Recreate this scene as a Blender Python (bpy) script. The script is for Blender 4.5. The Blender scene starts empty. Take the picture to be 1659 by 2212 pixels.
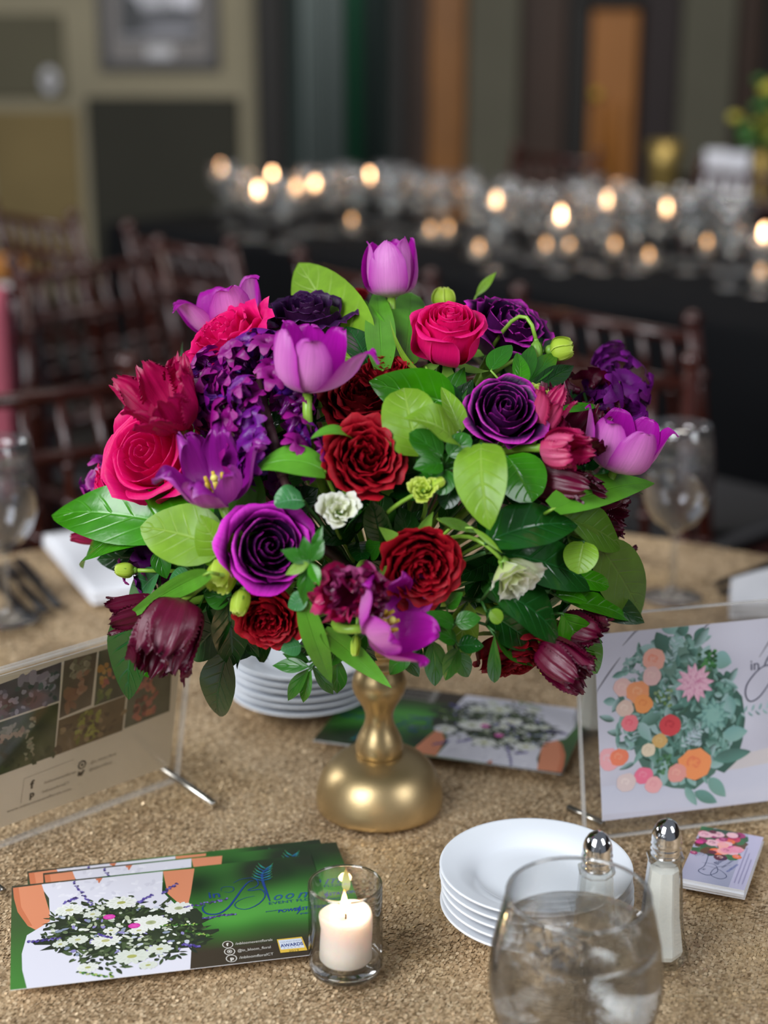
import bpy, math, random
import numpy as np
from mathutils import Vector, Matrix, Quaternion, noise as mnoise
random.seed(7); RNG = np.random.RandomState(7)
SC = bpy.context.scene
COL = SC.collection
D2R = math.radians
TZ = 0.76                      # table top height

# ------------------------------------------------------------------ camera
PITCH = D2R(17.5); FPX = 3500.0
CAM = Vector((0, 0, TZ + 0.66))
cd = bpy.data.cameras.new('camera'); cam = bpy.data.objects.new('camera', cd); COL.objects.link(cam)
cam.location = CAM; cam.rotation_euler = (math.pi/2 - PITCH, 0, 0)
cd.sensor_fit = 'VERTICAL'; cd.sensor_height = 36.0; cd.lens = FPX * 36.0 / 2212.0
cd.clip_start = 0.05; cd.clip_end = 60
cd.dof.use_dof = True; cd.dof.focus_distance = 1.205; cd.dof.aperture_fstop = 3.0
SC.camera = cam

# ------------------------------------------------------------------ world, lights, exposure
SC.view_settings.view_transform = 'Standard'; SC.view_settings.look = 'None'
SC.view_settings.exposure = 0.72; SC.view_settings.gamma = 1.0
SC.view_settings.use_curve_mapping = False
w = bpy.data.worlds.new('world'); SC.world = w; w.use_nodes = True
bg = w.node_tree.nodes['Background']; bg.inputs[0].default_value = (0.80, 0.87, 1.0, 1); bg.inputs[1].default_value = 0.12
def area(name, loc, target, sx, sy, power, col):
    l = bpy.data.lights.new(name, 'AREA'); l.shape = 'RECTANGLE'; l.size = sx; l.size_y = sy
    l.energy = power; l.color = col
    o = bpy.data.objects.new(name, l); COL.objects.link(o); o.location = loc
    o.rotation_euler = (Vector(target) - Vector(loc)).to_track_quat('-Z', 'Y').to_euler()
    return o
# tall daylight windows behind and to the left of the camera, added fill lights further along the room
area('window_daylight', (-1.7, -0.9, 2.7), (0.0, 1.25, 0.9), 1.5, 1.9, 84, (0.92, 0.96, 1.0))
area('window_daylight_side', (2.1, -0.3, 2.5), (0.05, 1.3, 0.85), 1.0, 1.5, 22, (0.92, 0.95, 1.0))
area('room_fill_left', (-3.3, 2.6, 2.3), (0.4, 3.0, 0.8), 1.6, 1.6, 42, (0.95, 0.97, 1.0))  # added fill from the left, brightens the back wall
area('room_fill', (0.5, 3.6, 3.3), (0.6, 6.2, 0.8), 3.0, 1.2, 42, (1.0, 0.93, 0.84))  # unseen overhead fill, added to light the background

# ------------------------------------------------------------------ pixel helpers
def ray(px, py):
    a = (px - 829.5) / FPX; b = (1106 - py) / FPX
    return Vector((a, math.cos(PITCH) + b*math.sin(PITCH), -math.sin(PITCH) + b*math.cos(PITCH)))
def on(px, py, z=TZ):
    d = ray(px, py); return CAM + d * ((z - CAM.z) / d.z)
def at(px, py, Y):
    d = ray(px, py); return CAM + d * (Y / d.y)
def depth(p):
    p = p - CAM; return p.y*math.cos(PITCH) - p.z*math.sin(PITCH)
VIEW = ray(829.5, 1106).normalized()
SRIGHT = Vector((1, 0, 0)); SUP = Vector((0, math.sin(PITCH), math.cos(PITCH)))

# ------------------------------------------------------------------ colours and materials
def lin(c):
    if isinstance(c, str): c = [int(c[i:i+2], 16) for i in (0, 2, 4)]
    o = []
    for v in c[:3]:
        v = v/255.0
        o.append(v/12.92 if v <= 0.04045 else ((v+0.055)/1.055)**2.4)
    return (o[0], o[1], o[2], 1.0)
MATS = {}
class NT:
    def __init__(s, name):
        s.m = bpy.data.materials.new(name); s.m.use_nodes = True; s.t = s.m.node_tree; s.t.nodes.clear()
        s.out = s.n('ShaderNodeOutputMaterial')
    def n(s, kind, **kw):
        x = s.t.nodes.new(kind)
        for k, v in kw.items(): setattr(x, k, v)
        return x
    def l(s, a, b): s.t.links.new(a, b)
    def val(s, sock, v):
        if isinstance(v, bpy.types.NodeSocket): s.l(v, sock)
        else: sock.default_value = v
    def math(s, op, a, b=0.0, c=None, clamp=False):
        x = s.n('ShaderNodeMath', operation=op); x.use_clamp = clamp
        s.val(x.inputs[0], a); s.val(x.inputs[1], b)
        if c is not None: s.val(x.inputs[2], c)
        return x.outputs[0]
    def mix(s, f, a, b):
        x = s.n('ShaderNodeMix', data_type='RGBA'); s.val(x.inputs[0], f); s.val(x.inputs[6], a); s.val(x.inputs[7], b)
        return x.outputs[2]
    def ramp(s, f, pts):
        x = s.n('ShaderNodeValToRGB'); s.l(f, x.inputs[0]); cr = x.color_ramp
        while len(cr.elements) < len(pts): cr.elements.new(0.5)
        for e, (p, c) in zip(cr.elements, pts): e.position = p; e.color = c
        return x.outputs[0]
    def noise(s, vec, scale, detail=3, rough=0.5):
        x = s.n('ShaderNodeTexNoise'); x.inputs['Scale'].default_value = scale
        x.inputs['Detail'].default_value = detail; x.inputs['Roughness'].default_value = rough
        if vec is not None: s.l(vec, x.inputs['Vector'])
        return x.outputs[0]
    def bsdf(s, col, rough=0.5, metal=0.0, spec=0.5, **kw):
        x = s.n('ShaderNodeBsdfPrincipled'); s.val(x.inputs['Base Color'], col); s.val(x.inputs['Roughness'], rough)
        s.val(x.inputs['Metallic'], metal); x.inputs['Specular IOR Level'].default_value = spec
        for k, v in kw.items(): s.val(x.inputs[k.replace('_', ' ')], v)
        return x
    def bump(s, h, strength, dist):
        x = s.n('ShaderNodeBump'); x.inputs['Strength'].default_value = strength; x.inputs['Distance'].default_value = dist
        s.l(h, x.inputs['Height']); return x.outputs[0]
    def done(s, sh, key):
        s.l(sh, s.out.inputs[0]); MATS[key] = s.m; return s.m
def simple(key, col, rough=0.5, metal=0.0, spec=0.5, noise_scale=0, amt=0.15, bump=0, bscale=80, **kw):
    t = NT(key); c = lin(col)
    co = t.n('ShaderNodeTexCoord').outputs['Object']
    src = c
    if noise_scale:
        f = t.noise(co, noise_scale, 4, 0.6)
        src = t.mix(f, tuple(x*(1-amt*2) for x in c[:3])+(1,), tuple(min(1, x*(1+amt*2)) for x in c[:3])+(1,))
    b = t.bsdf(src, rough, metal, spec, **kw)
    if bump: t.l(t.bump(t.noise(co, bscale, 4, 0.6), bump, 0.002), b.inputs['Normal'])
    return t.done(b.outputs[0], key)
def uvparts(t):
    uv = t.n('ShaderNodeUVMap').outputs[0]; sp = t.n('ShaderNodeSeparateXYZ'); t.l(uv, sp.inputs[0])
    u = sp.outputs[0]; v = sp.outputs[1]
    au = t.math('ABSOLUTE', t.math('MULTIPLY_ADD', u, 2.0, -1.0))
    return uv, u, v, au
def petal_mat(key, inner, rim=None, outer=None, rim_at=0.78, rim_w=0.22, pale=None, rough=0.45, trans=0.25, streak=0.35, sheen=0.3, spec=0.3, base=None):
    """petal: colour by place on the petal itself (centre, rim, heel), inner and outer faces may differ"""
    t = NT(key); uv, u, v, au = uvparts(t)
    mp = t.n('ShaderNodeMapping'); mp.inputs['Scale'].default_value = (26, 2.2, 1); t.l(uv, mp.inputs[0])
    st = t.noise(mp.outputs[0], 1.0, 4, 0.65)
    c = lin(inner); col = c
    if outer is not None or pale is not None:
        oc = lin(outer or inner)
        if pale is not None:
            f = t.math('MULTIPLY', t.math('SUBTRACT', 1.0, t.math('POWER', au, 1.5), clamp=True), t.math('SUBTRACT', 1.25, v), clamp=True)
            oc = t.mix(f, oc, lin(pale))
        bf = t.n('ShaderNodeNewGeometry').outputs['Backfacing']
        col = t.mix(bf, oc, c)
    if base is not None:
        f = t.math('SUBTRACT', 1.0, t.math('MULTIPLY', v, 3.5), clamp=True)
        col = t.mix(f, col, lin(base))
    if rim is not None:
        e = t.math('MAXIMUM', t.math('POWER', au, 1.6), v)
        e = t.math('ADD', e, t.math('MULTIPLY_ADD', st, 0.16, -0.08))
        e = t.math('DIVIDE', t.math('SUBTRACT', e, rim_at), rim_w, clamp=True)
        col = t.mix(t.math('POWER', e, 1.6), col, lin(rim))
    hs = t.n('ShaderNodeHueSaturation'); t.val(hs.inputs['Color'], col)
    t.l(t.math('MULTIPLY_ADD', st, streak*2, 1.0-streak), hs.inputs['Value'])
    b = t.bsdf(hs.outputs[0], rough, 0, spec)
    if sheen: b.inputs['Sheen Weight'].default_value = sheen; t.l(hs.outputs[0], b.inputs['Sheen Tint'])
    t.l(t.bump(st, 0.35, 0.0012), b.inputs['Normal'])
    tr = t.n('ShaderNodeBsdfTranslucent'); t.l(hs.outputs[0], tr.inputs[0])
    mx = t.n('ShaderNodeMixShader'); mx.inputs[0].default_value = trans; t.l(b.outputs[0], mx.inputs[1]); t.l(tr.outputs[0], mx.inputs[2])
    return t.done(mx.outputs[0], key)
def leaf_mat(key, col, back=None, vein=None, rough=0.3, trans=0.18, nv=7.0, slant=1.5, vs=0.5, parallel=False, spec=0.5):
    t = NT(key); uv, u, v, au = uvparts(t)
    c = lin(col); vc = lin(vein) if vein else tuple(min(1, x*1.7+0.01) for x in c[:3])+(1,)
    if parallel:
        mp = t.n('ShaderNodeMapping'); mp.inputs['Scale'].default_value = (40, 1.0, 1); t.l(uv, mp.inputs[0])
        ph = t.noise(mp.outputs[0], 1.0, 3, 0.6); side = t.math('MULTIPLY', ph, 0.5)
    else:
        s_ = t.math('SUBTRACT', t.math('MULTIPLY', v, nv), t.math('MULTIPLY', au, slant))
        s_ = t.math('ABSOLUTE', t.math('SUBTRACT', t.math('FRACT', s_), 0.5))
        side = t.math('MULTIPLY', t.math('SUBTRACT', 1.0, t.math('MULTIPLY', s_, 9.0), clamp=True), t.math('SUBTRACT', 1.0, au))
    mid = t.math('SUBTRACT', 1.0, t.math('MULTIPLY', au, 14.0), clamp=True)
    h = t.math('MAXIMUM', side, mid)
    co = t.n('ShaderNodeTexCoord').outputs['Object']
    nz = t.noise(co, 55, 3, 0.6)
    cc = t.mix(nz, tuple(x*0.62 for x in c[:3])+(1,), tuple(min(1, x*1.38) for x in c[:3])+(1,))
    cc = t.mix(t.math('MULTIPLY', h, vs), cc, vc)
    if back is not None:
        bf = t.n('ShaderNodeNewGeometry').outputs['Backfacing']; cc = t.mix(bf, cc, lin(back))
    b = t.bsdf(cc, rough, 0, spec)
    hh = t.math('SUBTRACT', t.math('MULTIPLY', nz, 0.6), h)
    t.l(t.bump(hh, 0.5, 0.0012), b.inputs['Normal'])
    tr = t.n('ShaderNodeBsdfTranslucent'); t.l(cc, tr.inputs[0])
    mx = t.n('ShaderNodeMixShader'); mx.inputs[0].default_value = trans; t.l(b.outputs[0], mx.inputs[1]); t.l(tr.outputs[0], mx.inputs[2])
    return t.done(mx.outputs[0], key)
def glass_mat(key, ior=1.45, tint=(1, 1, 1, 1), rough=0.0, clear=0.0):
    t = NT(key); b = t.bsdf(tint, rough, 0, 0.5); b.inputs['IOR'].default_value = ior; b.inputs['Transmission Weight'].default_value = 1.0
    if clear:
        tr = t.n('ShaderNodeBsdfTransparent'); tr.inputs[0].default_value = (.97, .98, .98, 1)
        mx = t.n('ShaderNodeMixShader'); mx.inputs[0].default_value = clear; t.l(b.outputs[0], mx.inputs[1]); t.l(tr.outputs[0], mx.inputs[2])
        return t.done(mx.outputs[0], key)
    return t.done(b.outputs[0], key)
def thin_glass(key, tint=(0.93, 0.94, 0.94, 1), boost=1.0, spec_rough=0.02, haze=0.0, edge=0.0):
    """thin clear sheet: passes light, reflects by angle"""
    t = NT(key); tr = t.n('ShaderNodeBsdfTransparent'); tr.inputs[0].default_value = tint
    gl = t.n('ShaderNodeBsdfGlossy'); gl.inputs['Roughness'].default_value = spec_rough
    lw = t.n('ShaderNodeLayerWeight'); lw.inputs[0].default_value = 0.5
    fc = lw.outputs['Facing']
    f = t.math('MULTIPLY', t.math('MULTIPLY_ADD', t.math('POWER', fc, 3.5), .75, .035), boost, clamp=True)
    if edge: t.l(t.mix(t.math('POWER', fc, 3.0), tint, tuple(x*edge for x in tint[:3])+(1,)), tr.inputs[0])
    mx = t.n('ShaderNodeMixShader'); t.l(f, mx.inputs[0]); t.l(tr.outputs[0], mx.inputs[1]); t.l(gl.outputs[0], mx.inputs[2])
    sh = mx.outputs[0]
    if haze:
        df = t.n('ShaderNodeBsdfDiffuse'); df.inputs[0].default_value = (0.8, 0.8, 0.8, 1)
        m2 = t.n('ShaderNodeMixShader'); m2.inputs[0].default_value = haze; t.l(sh, m2.inputs[1]); t.l(df.outputs[0], m2.inputs[2]); sh = m2.outputs[0]
    return t.done(sh, key)
def emit(key, col, strength):
    t = NT(key); e = t.n('ShaderNodeEmission'); e.inputs[0].default_value = lin(col); e.inputs[1].default_value = strength
    return t.done(e.outputs[0], key)
def print_mat(key, rough=0.35, spec=0.5, trans=0.0):
    t = NT(key); a = t.n('ShaderNodeAttribute'); a.attribute_name = 'ink'
    b = t.bsdf(a.outputs[0], rough, 0, spec)
    return t.done(b.outputs[0], key)

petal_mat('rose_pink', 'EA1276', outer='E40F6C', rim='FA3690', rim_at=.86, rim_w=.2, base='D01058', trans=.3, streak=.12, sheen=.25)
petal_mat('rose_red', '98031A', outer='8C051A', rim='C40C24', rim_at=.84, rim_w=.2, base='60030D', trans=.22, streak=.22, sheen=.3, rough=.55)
petal_mat('rose_deep_red', '7A0212', outer='700414', rim='98061A', trans=.2, streak=.25, rough=.55, sheen=.3)
petal_mat('rose_purple', '280A32', outer='4C1050', rim='E02CC8', rim_at=.76, rim_w=.26, trans=.12, streak=.3, sheen=.35, rough=.42)
petal_mat('rose_magenta', '4A0F4E', outer='8A1684', rim='D828C8', rim_at=.52, rim_w=.42, trans=.18, streak=.22, sheen=.3, rough=.42)
petal_mat('rose_purple_dark', '2C0D38', outer='331138', rim='8A1F8E', rim_at=.93, rim_w=.12, trans=.1, streak=.35, sheen=.4, rough=.42)
petal_mat('tulip_violet', 'AE12A2', outer='BE3AB2', pale='EC96DA', rim='9A1C9C', rim_at=.9, rim_w=.15, trans=.3, streak=.25, rough=.32, spec=.5, base='E8C8D0')
petal_mat('tulip_open_violet', '8C1488', outer='B444AC', rim='9A2C9A', trans=.28, streak=.3, rough=.32, spec=.5)
petal_mat('parrot_crimson', 'B00850', outer='AC0A4E', rim='880438', rim_at=.85, trans=.25, streak=.4, rough=.38, spec=.5)
petal_mat('parrot_burgundy', '5C0328', outer='60042C', rim='46031F', trans=.2, streak=.45, rough=.35, spec=.55)
petal_mat('parrot_rose', 'C01A5E', outer='C4285E', pale='D8608C', rim='9A1050', trans=.28, streak=.35, rough=.35, spec=.5)
petal_mat('parrot_mauve', '7A0E46', outer='A0306E', pale='CC6AA0', rim='4E0830', rim_at=.8, trans=.22, streak=.5, rough=.3, spec=.6)
petal_mat('hyacinth_violet', '6C0F84', outer='560E7A', pale='5A1896', rim='8E1090', rim_at=.7, rim_w=.3, trans=.2, streak=.3, rough=.3, spec=.6)
petal_mat('hyacinth_magenta', '92107E', outer='7A1080', rim='AE1A90', trans=.22, streak=.3, rough=.3, spec=.6)
petal_mat('stock_purple', '62096C', outer='5A0A66', rim='7E1486', trans=.2, streak=.3)
petal_mat('lisianthus_white', 'E9EBCF', outer='D8E6A0', rim='F2F2EA', rim_at=.6, rim_w=.4, base='B8D060', trans=.35, streak=.08, sheen=.1)
petal_mat('lisianthus_green', 'C4D84E', outer='BCD848', rim='D8E67A', base='8CB42C', trans=.35, streak=.1, sheen=.1)
leaf_mat('leaf_mid', '38860C', back='5C9A30', vein='63B53C', rough=.2)
leaf_mat('leaf_dark', '164A16', back='2C6A2C', vein='2A7038', rough=.17, trans=.1)
leaf_mat('leaf_deep', '123C0E', back='1F5A20', vein='1E5A28', rough=.3, trans=.12)
leaf_mat('leaf_lime', '7AA626', back='7CA82C', vein='B4D668', rough=.4, trans=.3, vs=.45)
leaf_mat('leaf_olive', '4C7418', back='4C7420', vein='7E9C48', rough=.45, trans=.2, vs=.35)
leaf_mat('leaf_tulip', '5A9E28', back='68A83E', rough=.38, parallel=True, vs=.25, trans=.22)
leaf_mat('leaf_ruscus', '286812', back='2E7A24', vein='3E8E34', rough=.33, trans=.15, nv=3)
leaf_mat('leaf_blue', '3C7A44', back='4C8A60', vein='6AA080', rough=.3, trans=.12)
simple('stem_green', '7FA838', .4, noise_scale=60, amt=.12)
simple('stem_dark', '2C5A20', .5, noise_scale=60, amt=.15)
simple('stem_brown', '4A2A2E', .6, noise_scale=60, amt=.2)
simple('sepal', '6E9A34', .5, noise_scale=60, amt=.15)
simple('pollen', 'C8A838', .8, noise_scale=300, amt=.2)
simple('pistil', 'DCD468', .5)
simple('foam', '1B3A1C', .95, noise_scale=90, amt=.2, bump=.5, bscale=300)
# ------------------------------------------------------------------ objects
def tag(o, label=None, cat=None, group=None, kind=None):
    if label: o['label'] = label
    if cat: o['category'] = cat
    if group: o['group'] = group
    if kind: o['kind'] = kind
    return o
def obj(name, me, mat=None, parent=None, M=None):
    o = bpy.data.objects.new(name, me); COL.objects.link(o)
    if mat is not None and me is not None and len(me.materials) == 0: me.materials.append(MATS[mat] if isinstance(mat, str) else mat)
    if parent is not None: o.parent = parent
    if M is not None: o.matrix_basis = M
    return o
def thing(name, label, cat, M=None, group=None):
    o = bpy.data.objects.new(name, None); COL.objects.link(o); o.empty_display_size = 0.05
    if M is not None:
        if isinstance(M, (tuple, Vector)): M = Matrix.Translation(M)
        o.matrix_basis = M
    return tag(o, label, cat, group)
def copy_tree(root, M, label=None, group=None, parent=None):
    c = root.copy(); COL.objects.link(c)
    if parent is not None: c.parent = parent
    if M is not None: c.matrix_basis = M
    if label: c['label'] = label
    if group: c['group'] = group
    for ch in list(root.children): copy_tree(ch, None, parent=c)
    return c
def mesh(name, V, F, smooth=True, uv=None):
    me = bpy.data.meshes.new(name); me.from_pydata([tuple(v) for v in V], [], F)
    if smooth: me.polygons.foreach_set('use_smooth', [True]*len(me.polygons))
    if uv is not None:
        lay = me.uv_layers.new(name='UVMap'); idx = np.empty(len(me.loops), dtype=np.int32); me.loops.foreach_get('vertex_index', idx)
        lay.data.foreach_set('uv', np.asarray(uv, dtype=np.float32)[idx].ravel())
    me.update(); return me
class MB:
    def __init__(s): s.V = []; s.F = []
    def add(s, V, F):
        b = len(s.V); s.V += [tuple(v) for v in V]; s.F += [tuple(i+b for i in f) for f in F]; return s
    def box(s, x0, x1, y0, y1, z0, z1, M=None, bev=0.0):
        if bev > 0:
            b = min(bev, (x1-x0)*.45, (y1-y0)*.45, (z1-z0)*.45)
            V = []
            for sx, x in ((-1, x0), (1, x1)):
                for sy, y in ((-1, y0), (1, y1)):
                    for sz, z in ((-1, z0), (1, z1)):
                        V += [(x, y-sy*b, z-sz*b), (x-sx*b, y, z-sz*b), (x-sx*b, y-sy*b, z)]
            def c(i, j, k): return ((i*2+j)*2+k)*3
            F = []
            for i in (0, 1):
                q = [c(i, 0, 0), c(i, 1, 0), c(i, 1, 1), c(i, 0, 1)]; F.append(tuple(q if i else q[::-1]))
                q = [c(0, i, 0)+1, c(1, i, 0)+1, c(1, i, 1)+1, c(0, i, 1)+1]; F.append(tuple(q[::-1] if i else q))
                q = [c(0, 0, i)+2, c(1, 0, i)+2, c(1, 1, i)+2, c(0, 1, i)+2]; F.append(tuple(q if i else q[::-1]))
            for a in (0, 1):
                for d in (0, 1):
                    F.append((c(a, d, 0), c(a, d, 1), c(a, d, 1)+1, c(a, d, 0)+1))
                    F.append((c(a, 0, d), c(a, 1, d), c(a, 1, d)+2, c(a, 0, d)+2))
                    F.append((c(0, a, d)+1, c(1, a, d)+1, c(1, a, d)+2, c(0, a, d)+2))
                    for e in (0, 1): k = c(a, d, e); F.append((k, k+1, k+2))
        else:
            V = [(x, y, z) for x in (x0, x1) for y in (y0, y1) for z in (z0, z1)]
            F = [(0, 1, 3, 2), (4, 6, 7, 5), (0, 4, 5, 1), (2, 3, 7, 6), (0, 2, 6, 4), (1, 5, 7, 3)]
        if M is not None: V = [tuple(M @ Vector(v)) for v in V]
        return s.add(V, F)
    def lathe(s, prof, n=32, M=None, lobes=0, lobe_amp=0.0):
        V = []; F = []
        for (r, z) in prof:
            for k in range(n):
                a = 2*math.pi*k/n; rr = r*(1+lobe_amp*math.cos(lobes*a)) if lobes else r
                V.append((rr*math.cos(a), rr*math.sin(a), z))
        for i in range(len(prof)-1):
            for k in range(n):
                F.append((i*n+k, i*n+(k+1) % n, (i+1)*n+(k+1) % n, (i+1)*n+k))
        if prof[0][0] < 1e-5 or True:
            if prof[0][0] > 1e-4: F.append(tuple(range(n))[::-1])
            if prof[-1][0] > 1e-4: F.append(tuple((len(prof)-1)*n+k for k in range(n)))
        if M is not None: V = [tuple(M @ Vector(v)) for v in V]
        return s.add(V, F)
    def tube(s, pts, rad, n=8, caps=True):
        pts = [Vector(p) for p in pts]; V = []; F = []
        m = len(pts); rad = rad if isinstance(rad, (list, tuple)) else [rad]*m
        nrm = None
        for i, p in enumerate(pts):
            d = (pts[min(i+1, m-1)] - pts[max(i-1, 0)]).normalized()
            if nrm is None:
                nrm = d.cross(Vector((0, 0, 1)));
                if nrm.length < 1e-3: nrm = d.cross(Vector((1, 0, 0)))
            nrm = (nrm - d*nrm.dot(d)).normalized(); b = d.cross(nrm)
            for k in range(n):
                a = 2*math.pi*k/n; V.append(p + (nrm*math.cos(a)+b*math.sin(a))*rad[i])
        for i in range(m-1):
            for k in range(n): F.append((i*n+k, i*n+(k+1) % n, (i+1)*n+(k+1) % n, (i+1)*n+k))
        if caps: F.append(tuple(range(n))[::-1]); F.append(tuple((m-1)*n+k for k in range(n)))
        return s.add(V, F)
    def ball(s, c, r, n=10, m=6, sq=(1, 1, 1)):
        c = Vector(c); V = [c+Vector((0, 0, -r*sq[2]))]; F = []
        for i in range(1, m):
            t = math.pi*i/m
            for k in range(n):
                a = 2*math.pi*k/n; V.append(c+Vector((r*sq[0]*math.sin(t)*math.cos(a), r*sq[1]*math.sin(t)*math.sin(a), -r*sq[2]*math.cos(t))))
        V.append(c+Vector((0, 0, r*sq[2])))
        for k in range(n): F.append((0, 1+(k+1) % n, 1+k)); F.append((len(V)-1, 1+(m-2)*n+k, 1+(m-2)*n+(k+1) % n))
        for i in range(m-2):
            for k in range(n): F.append((1+i*n+k, 1+i*n+(k+1) % n, 1+(i+1)*n+(k+1) % n, 1+(i+1)*n+k))
        return s.add(V, F)
    def me(s, name, smooth=True): return mesh(name, s.V, s.F, smooth)
    def build(s, name, mat, parent=None, M=None, smooth=True): return obj(name, s.me(name, smooth), mat, parent, M)
def autosmooth(o, ang=40):
    me = o.data
    try: me.set_sharp_from_angle(angle=D2R(ang))
    except Exception: pass
    return o
def frame(loc, z, spin=0.0, up=None):
    """matrix at loc whose local Z is z"""
    z = Vector(z).normalized(); ref = Vector(up) if up else (Vector((0, 0, 1)) if abs(z.z) < 0.95 else Vector((0, 1, 0)))
    x = ref.cross(z).normalized(); y = z.cross(x)
    M = Matrix((x, y, z)).transposed().to_4x4()
    return Matrix.Translation(loc) @ M @ Matrix.Rotation(spin, 4, 'Z')
def rz(a): return Matrix.Rotation(a, 4, 'Z')
def spline(P, n):
    """Catmull-Rom through P (numpy), n samples, uniform"""
    P = np.asarray(P, float); P = np.vstack([2*P[0]-P[1], P, 2*P[-1]-P[-2]]); k = len(P)-3
    t = np.asarray(n) if hasattr(n, '__len__') else np.linspace(0, 1, n)
    t = np.clip(t, 0, 1)*k; i = np.minimum(t.astype(int), k-1); f = (t-i)[..., None]
    a, b, c, d = P[i], P[i+1], P[i+2], P[i+3]
    return 0.5*((2*b)+(-a+c)*f+(2*a-5*b+4*c-d)*f*f+(-a+3*b-3*c+d)*f**3)

# ------------------------------------------------------------------ petals, leaves
def petal_mesh(prof, wid, nu=9, nv=9, curv=1.0, drop=0.15, dp=2.5, ruf=0.0, rfreq=2.5, fr=0.0, frn=9, sidefr=0.0, spiral=0.0, lump=0.0, seed=0, minr=0.004, pleat=0.0):
    r = np.random.RandomState(seed)
    u = np.linspace(-1, 1, nu)[None, :]*np.ones((nv, 1)); v0 = np.linspace(0, 1, nv)[:, None]*np.ones((1, nu))
    jag = np.zeros(nu)
    if fr:
        jag = np.interp(np.linspace(0, 1, nu), np.linspace(0, 1, frn*2+1), [(-1 if k % 2 else 1)*r.uniform(.3, 1) for k in range(frn*2+1)])
    v = v0*(1 - drop*np.abs(u)**dp) + fr*jag[None, :]*v0**6
    v = np.clip(v, 0, 1.15)
    c = spline(prof, np.clip(v, 0, 1)); rr = c[..., 0]; zz = c[..., 1].copy()
    ext = np.clip(v-1, 0, 1); P = np.asarray(prof, float); td = P[-1]-P[-2]; rr = rr + ext*td[0]*3; zz = zz + ext*td[1]*3
    W = np.interp(v0, np.linspace(0, 1, len(wid)), wid)
    if sidefr:
        sj = np.array([(-1 if k % 2 else 1)*r.uniform(.2, 1) for k in range(nv)])[:, None]*np.abs(u)**4
        W = W*(1+sidefr*sj*(v0 > .25))
    s = u*W; Rc = np.maximum(curv*rr, minr); phi = np.clip(s/Rc, -2.6, 2.6)
    x = rr - Rc + Rc*np.cos(phi); y = Rc*np.sin(phi)
    ph = r.uniform(0, 6.28, 4)
    dn = ruf*v0**2*np.sin(rfreq*np.pi*u+ph[0])*(0.35+np.abs(u)) + ruf*.6*v0**1.5*np.sin(rfreq*1.9*np.pi*u+ph[1]+3*v0)
    dn = dn + spiral*u + lump*np.sin(2.1*u+ph[2])*np.sin(3*v0+ph[3])
    if pleat: dn = dn + pleat*np.sin(u*np.pi*7+ph[2])*v0*(1-.5*v0)
    ca = np.cos(phi); sa = np.sin(phi)
    x = x + dn*ca; y = y + dn*sa
    zz = zz + ruf*.7*v0**3*np.sin(rfreq*1.4*np.pi*u+ph[3])
    V = np.stack([x, y, zz], -1).reshape(-1, 3)
    F = [(i*nu+j, i*nu+j+1, (i+1)*nu+j+1, (i+1)*nu+j) for i in range(nv-1) for j in range(nu-1)]
    uv = np.stack([(u+1)/2, v0], -1).reshape(-1, 2)
    return mesh('petal', V, F, True, uv)
def leaf_mesh(L, W, kind='ovate', fold=0.25, bend=0.5, twist=0.0, ruf=0.0, seed=0, nu=7, nv=13, hook=0.0):
    r = np.random.RandomState(seed)
    v = np.linspace(0, 1, nv); u = np.linspace(-1, 1, nu)
    if kind == 'ovate': w = np.sin(np.pi*np.clip(v, 0, 1)**0.8)**0.75*(1-.25*v)
    elif kind == 'round': w = np.sin(np.pi*v**0.9)**0.5
    elif kind == 'strap': w = np.sin(np.pi*np.clip(v*.93+.07, 0, 1)**0.75)**0.8*(1-.1*v)
    elif kind == 'lance': w = np.sin(np.pi*v**0.85)**1.1
    elif kind == 'obovate': w = np.sin(np.pi*v**1.35)**0.7
    w = w/w.max()*W/2; w[-1] = W*.006; w[0] = max(w[0], W*.03)
    th = bend*(v-.5)*1.0 + hook*np.clip(v-.6, 0, 1)**1.5*4
    dy = np.cos(th); dz = -np.sin(th)
    y = np.concatenate([[0], np.cumsum((dy[1:]+dy[:-1])/2)])*L/(nv-1); z = np.concatenate([[0], np.cumsum((dz[1:]+dz[:-1])/2)])*L/(nv-1)
    V = []; UV = []
    p1, p2 = r.uniform(0, 6.28, 2)
    for i in range(nv):
        n = Vector((0, math.sin(th[i]), math.cos(th[i]))); tw = twist*(v[i]-.3)
        for j in range(nu):
            uu = u[j]; s = uu*w[i]
            up = abs(s)*fold + ruf*math.sin(9*v[i]+p1+(2 if uu > 0 else 0))*abs(uu)**1.5*(w[i]/(W/2+1e-9)) - abs(uu)**2*fold*.3*w[i]
            xx = s*math.cos(tw)-up*math.sin(tw); nn = s*math.sin(tw)+up*math.cos(tw)
            V.append((xx, y[i]+n.y*nn, z[i]+n.z*nn)); UV.append(((uu+1)/2, v[i]))
    # straighten the chord onto +Y
    e = Vector((0, y[-1], z[-1])); q = e.rotation_difference(Vector((0, 1, 0))); k = L/max(e.length, 1e-6)
    V = [tuple((q @ Vector(a))*k) for a in V]
    F = [(i*nu+j, i*nu+j+1, (i+1)*nu+j+1, (i+1)*nu+j) for i in range(nv-1) for j in range(nu-1)]
    return mesh('leaf', V, F, True, UV)
def leaf_frame(A, B, nrm):
    y = (B-A).normalized(); z = (nrm - y*nrm.dot(y)).normalized(); x = y.cross(z)
    M = Matrix((x, y, z)).transposed().to_4x4(); return Matrix.Translation(A) @ M

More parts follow.
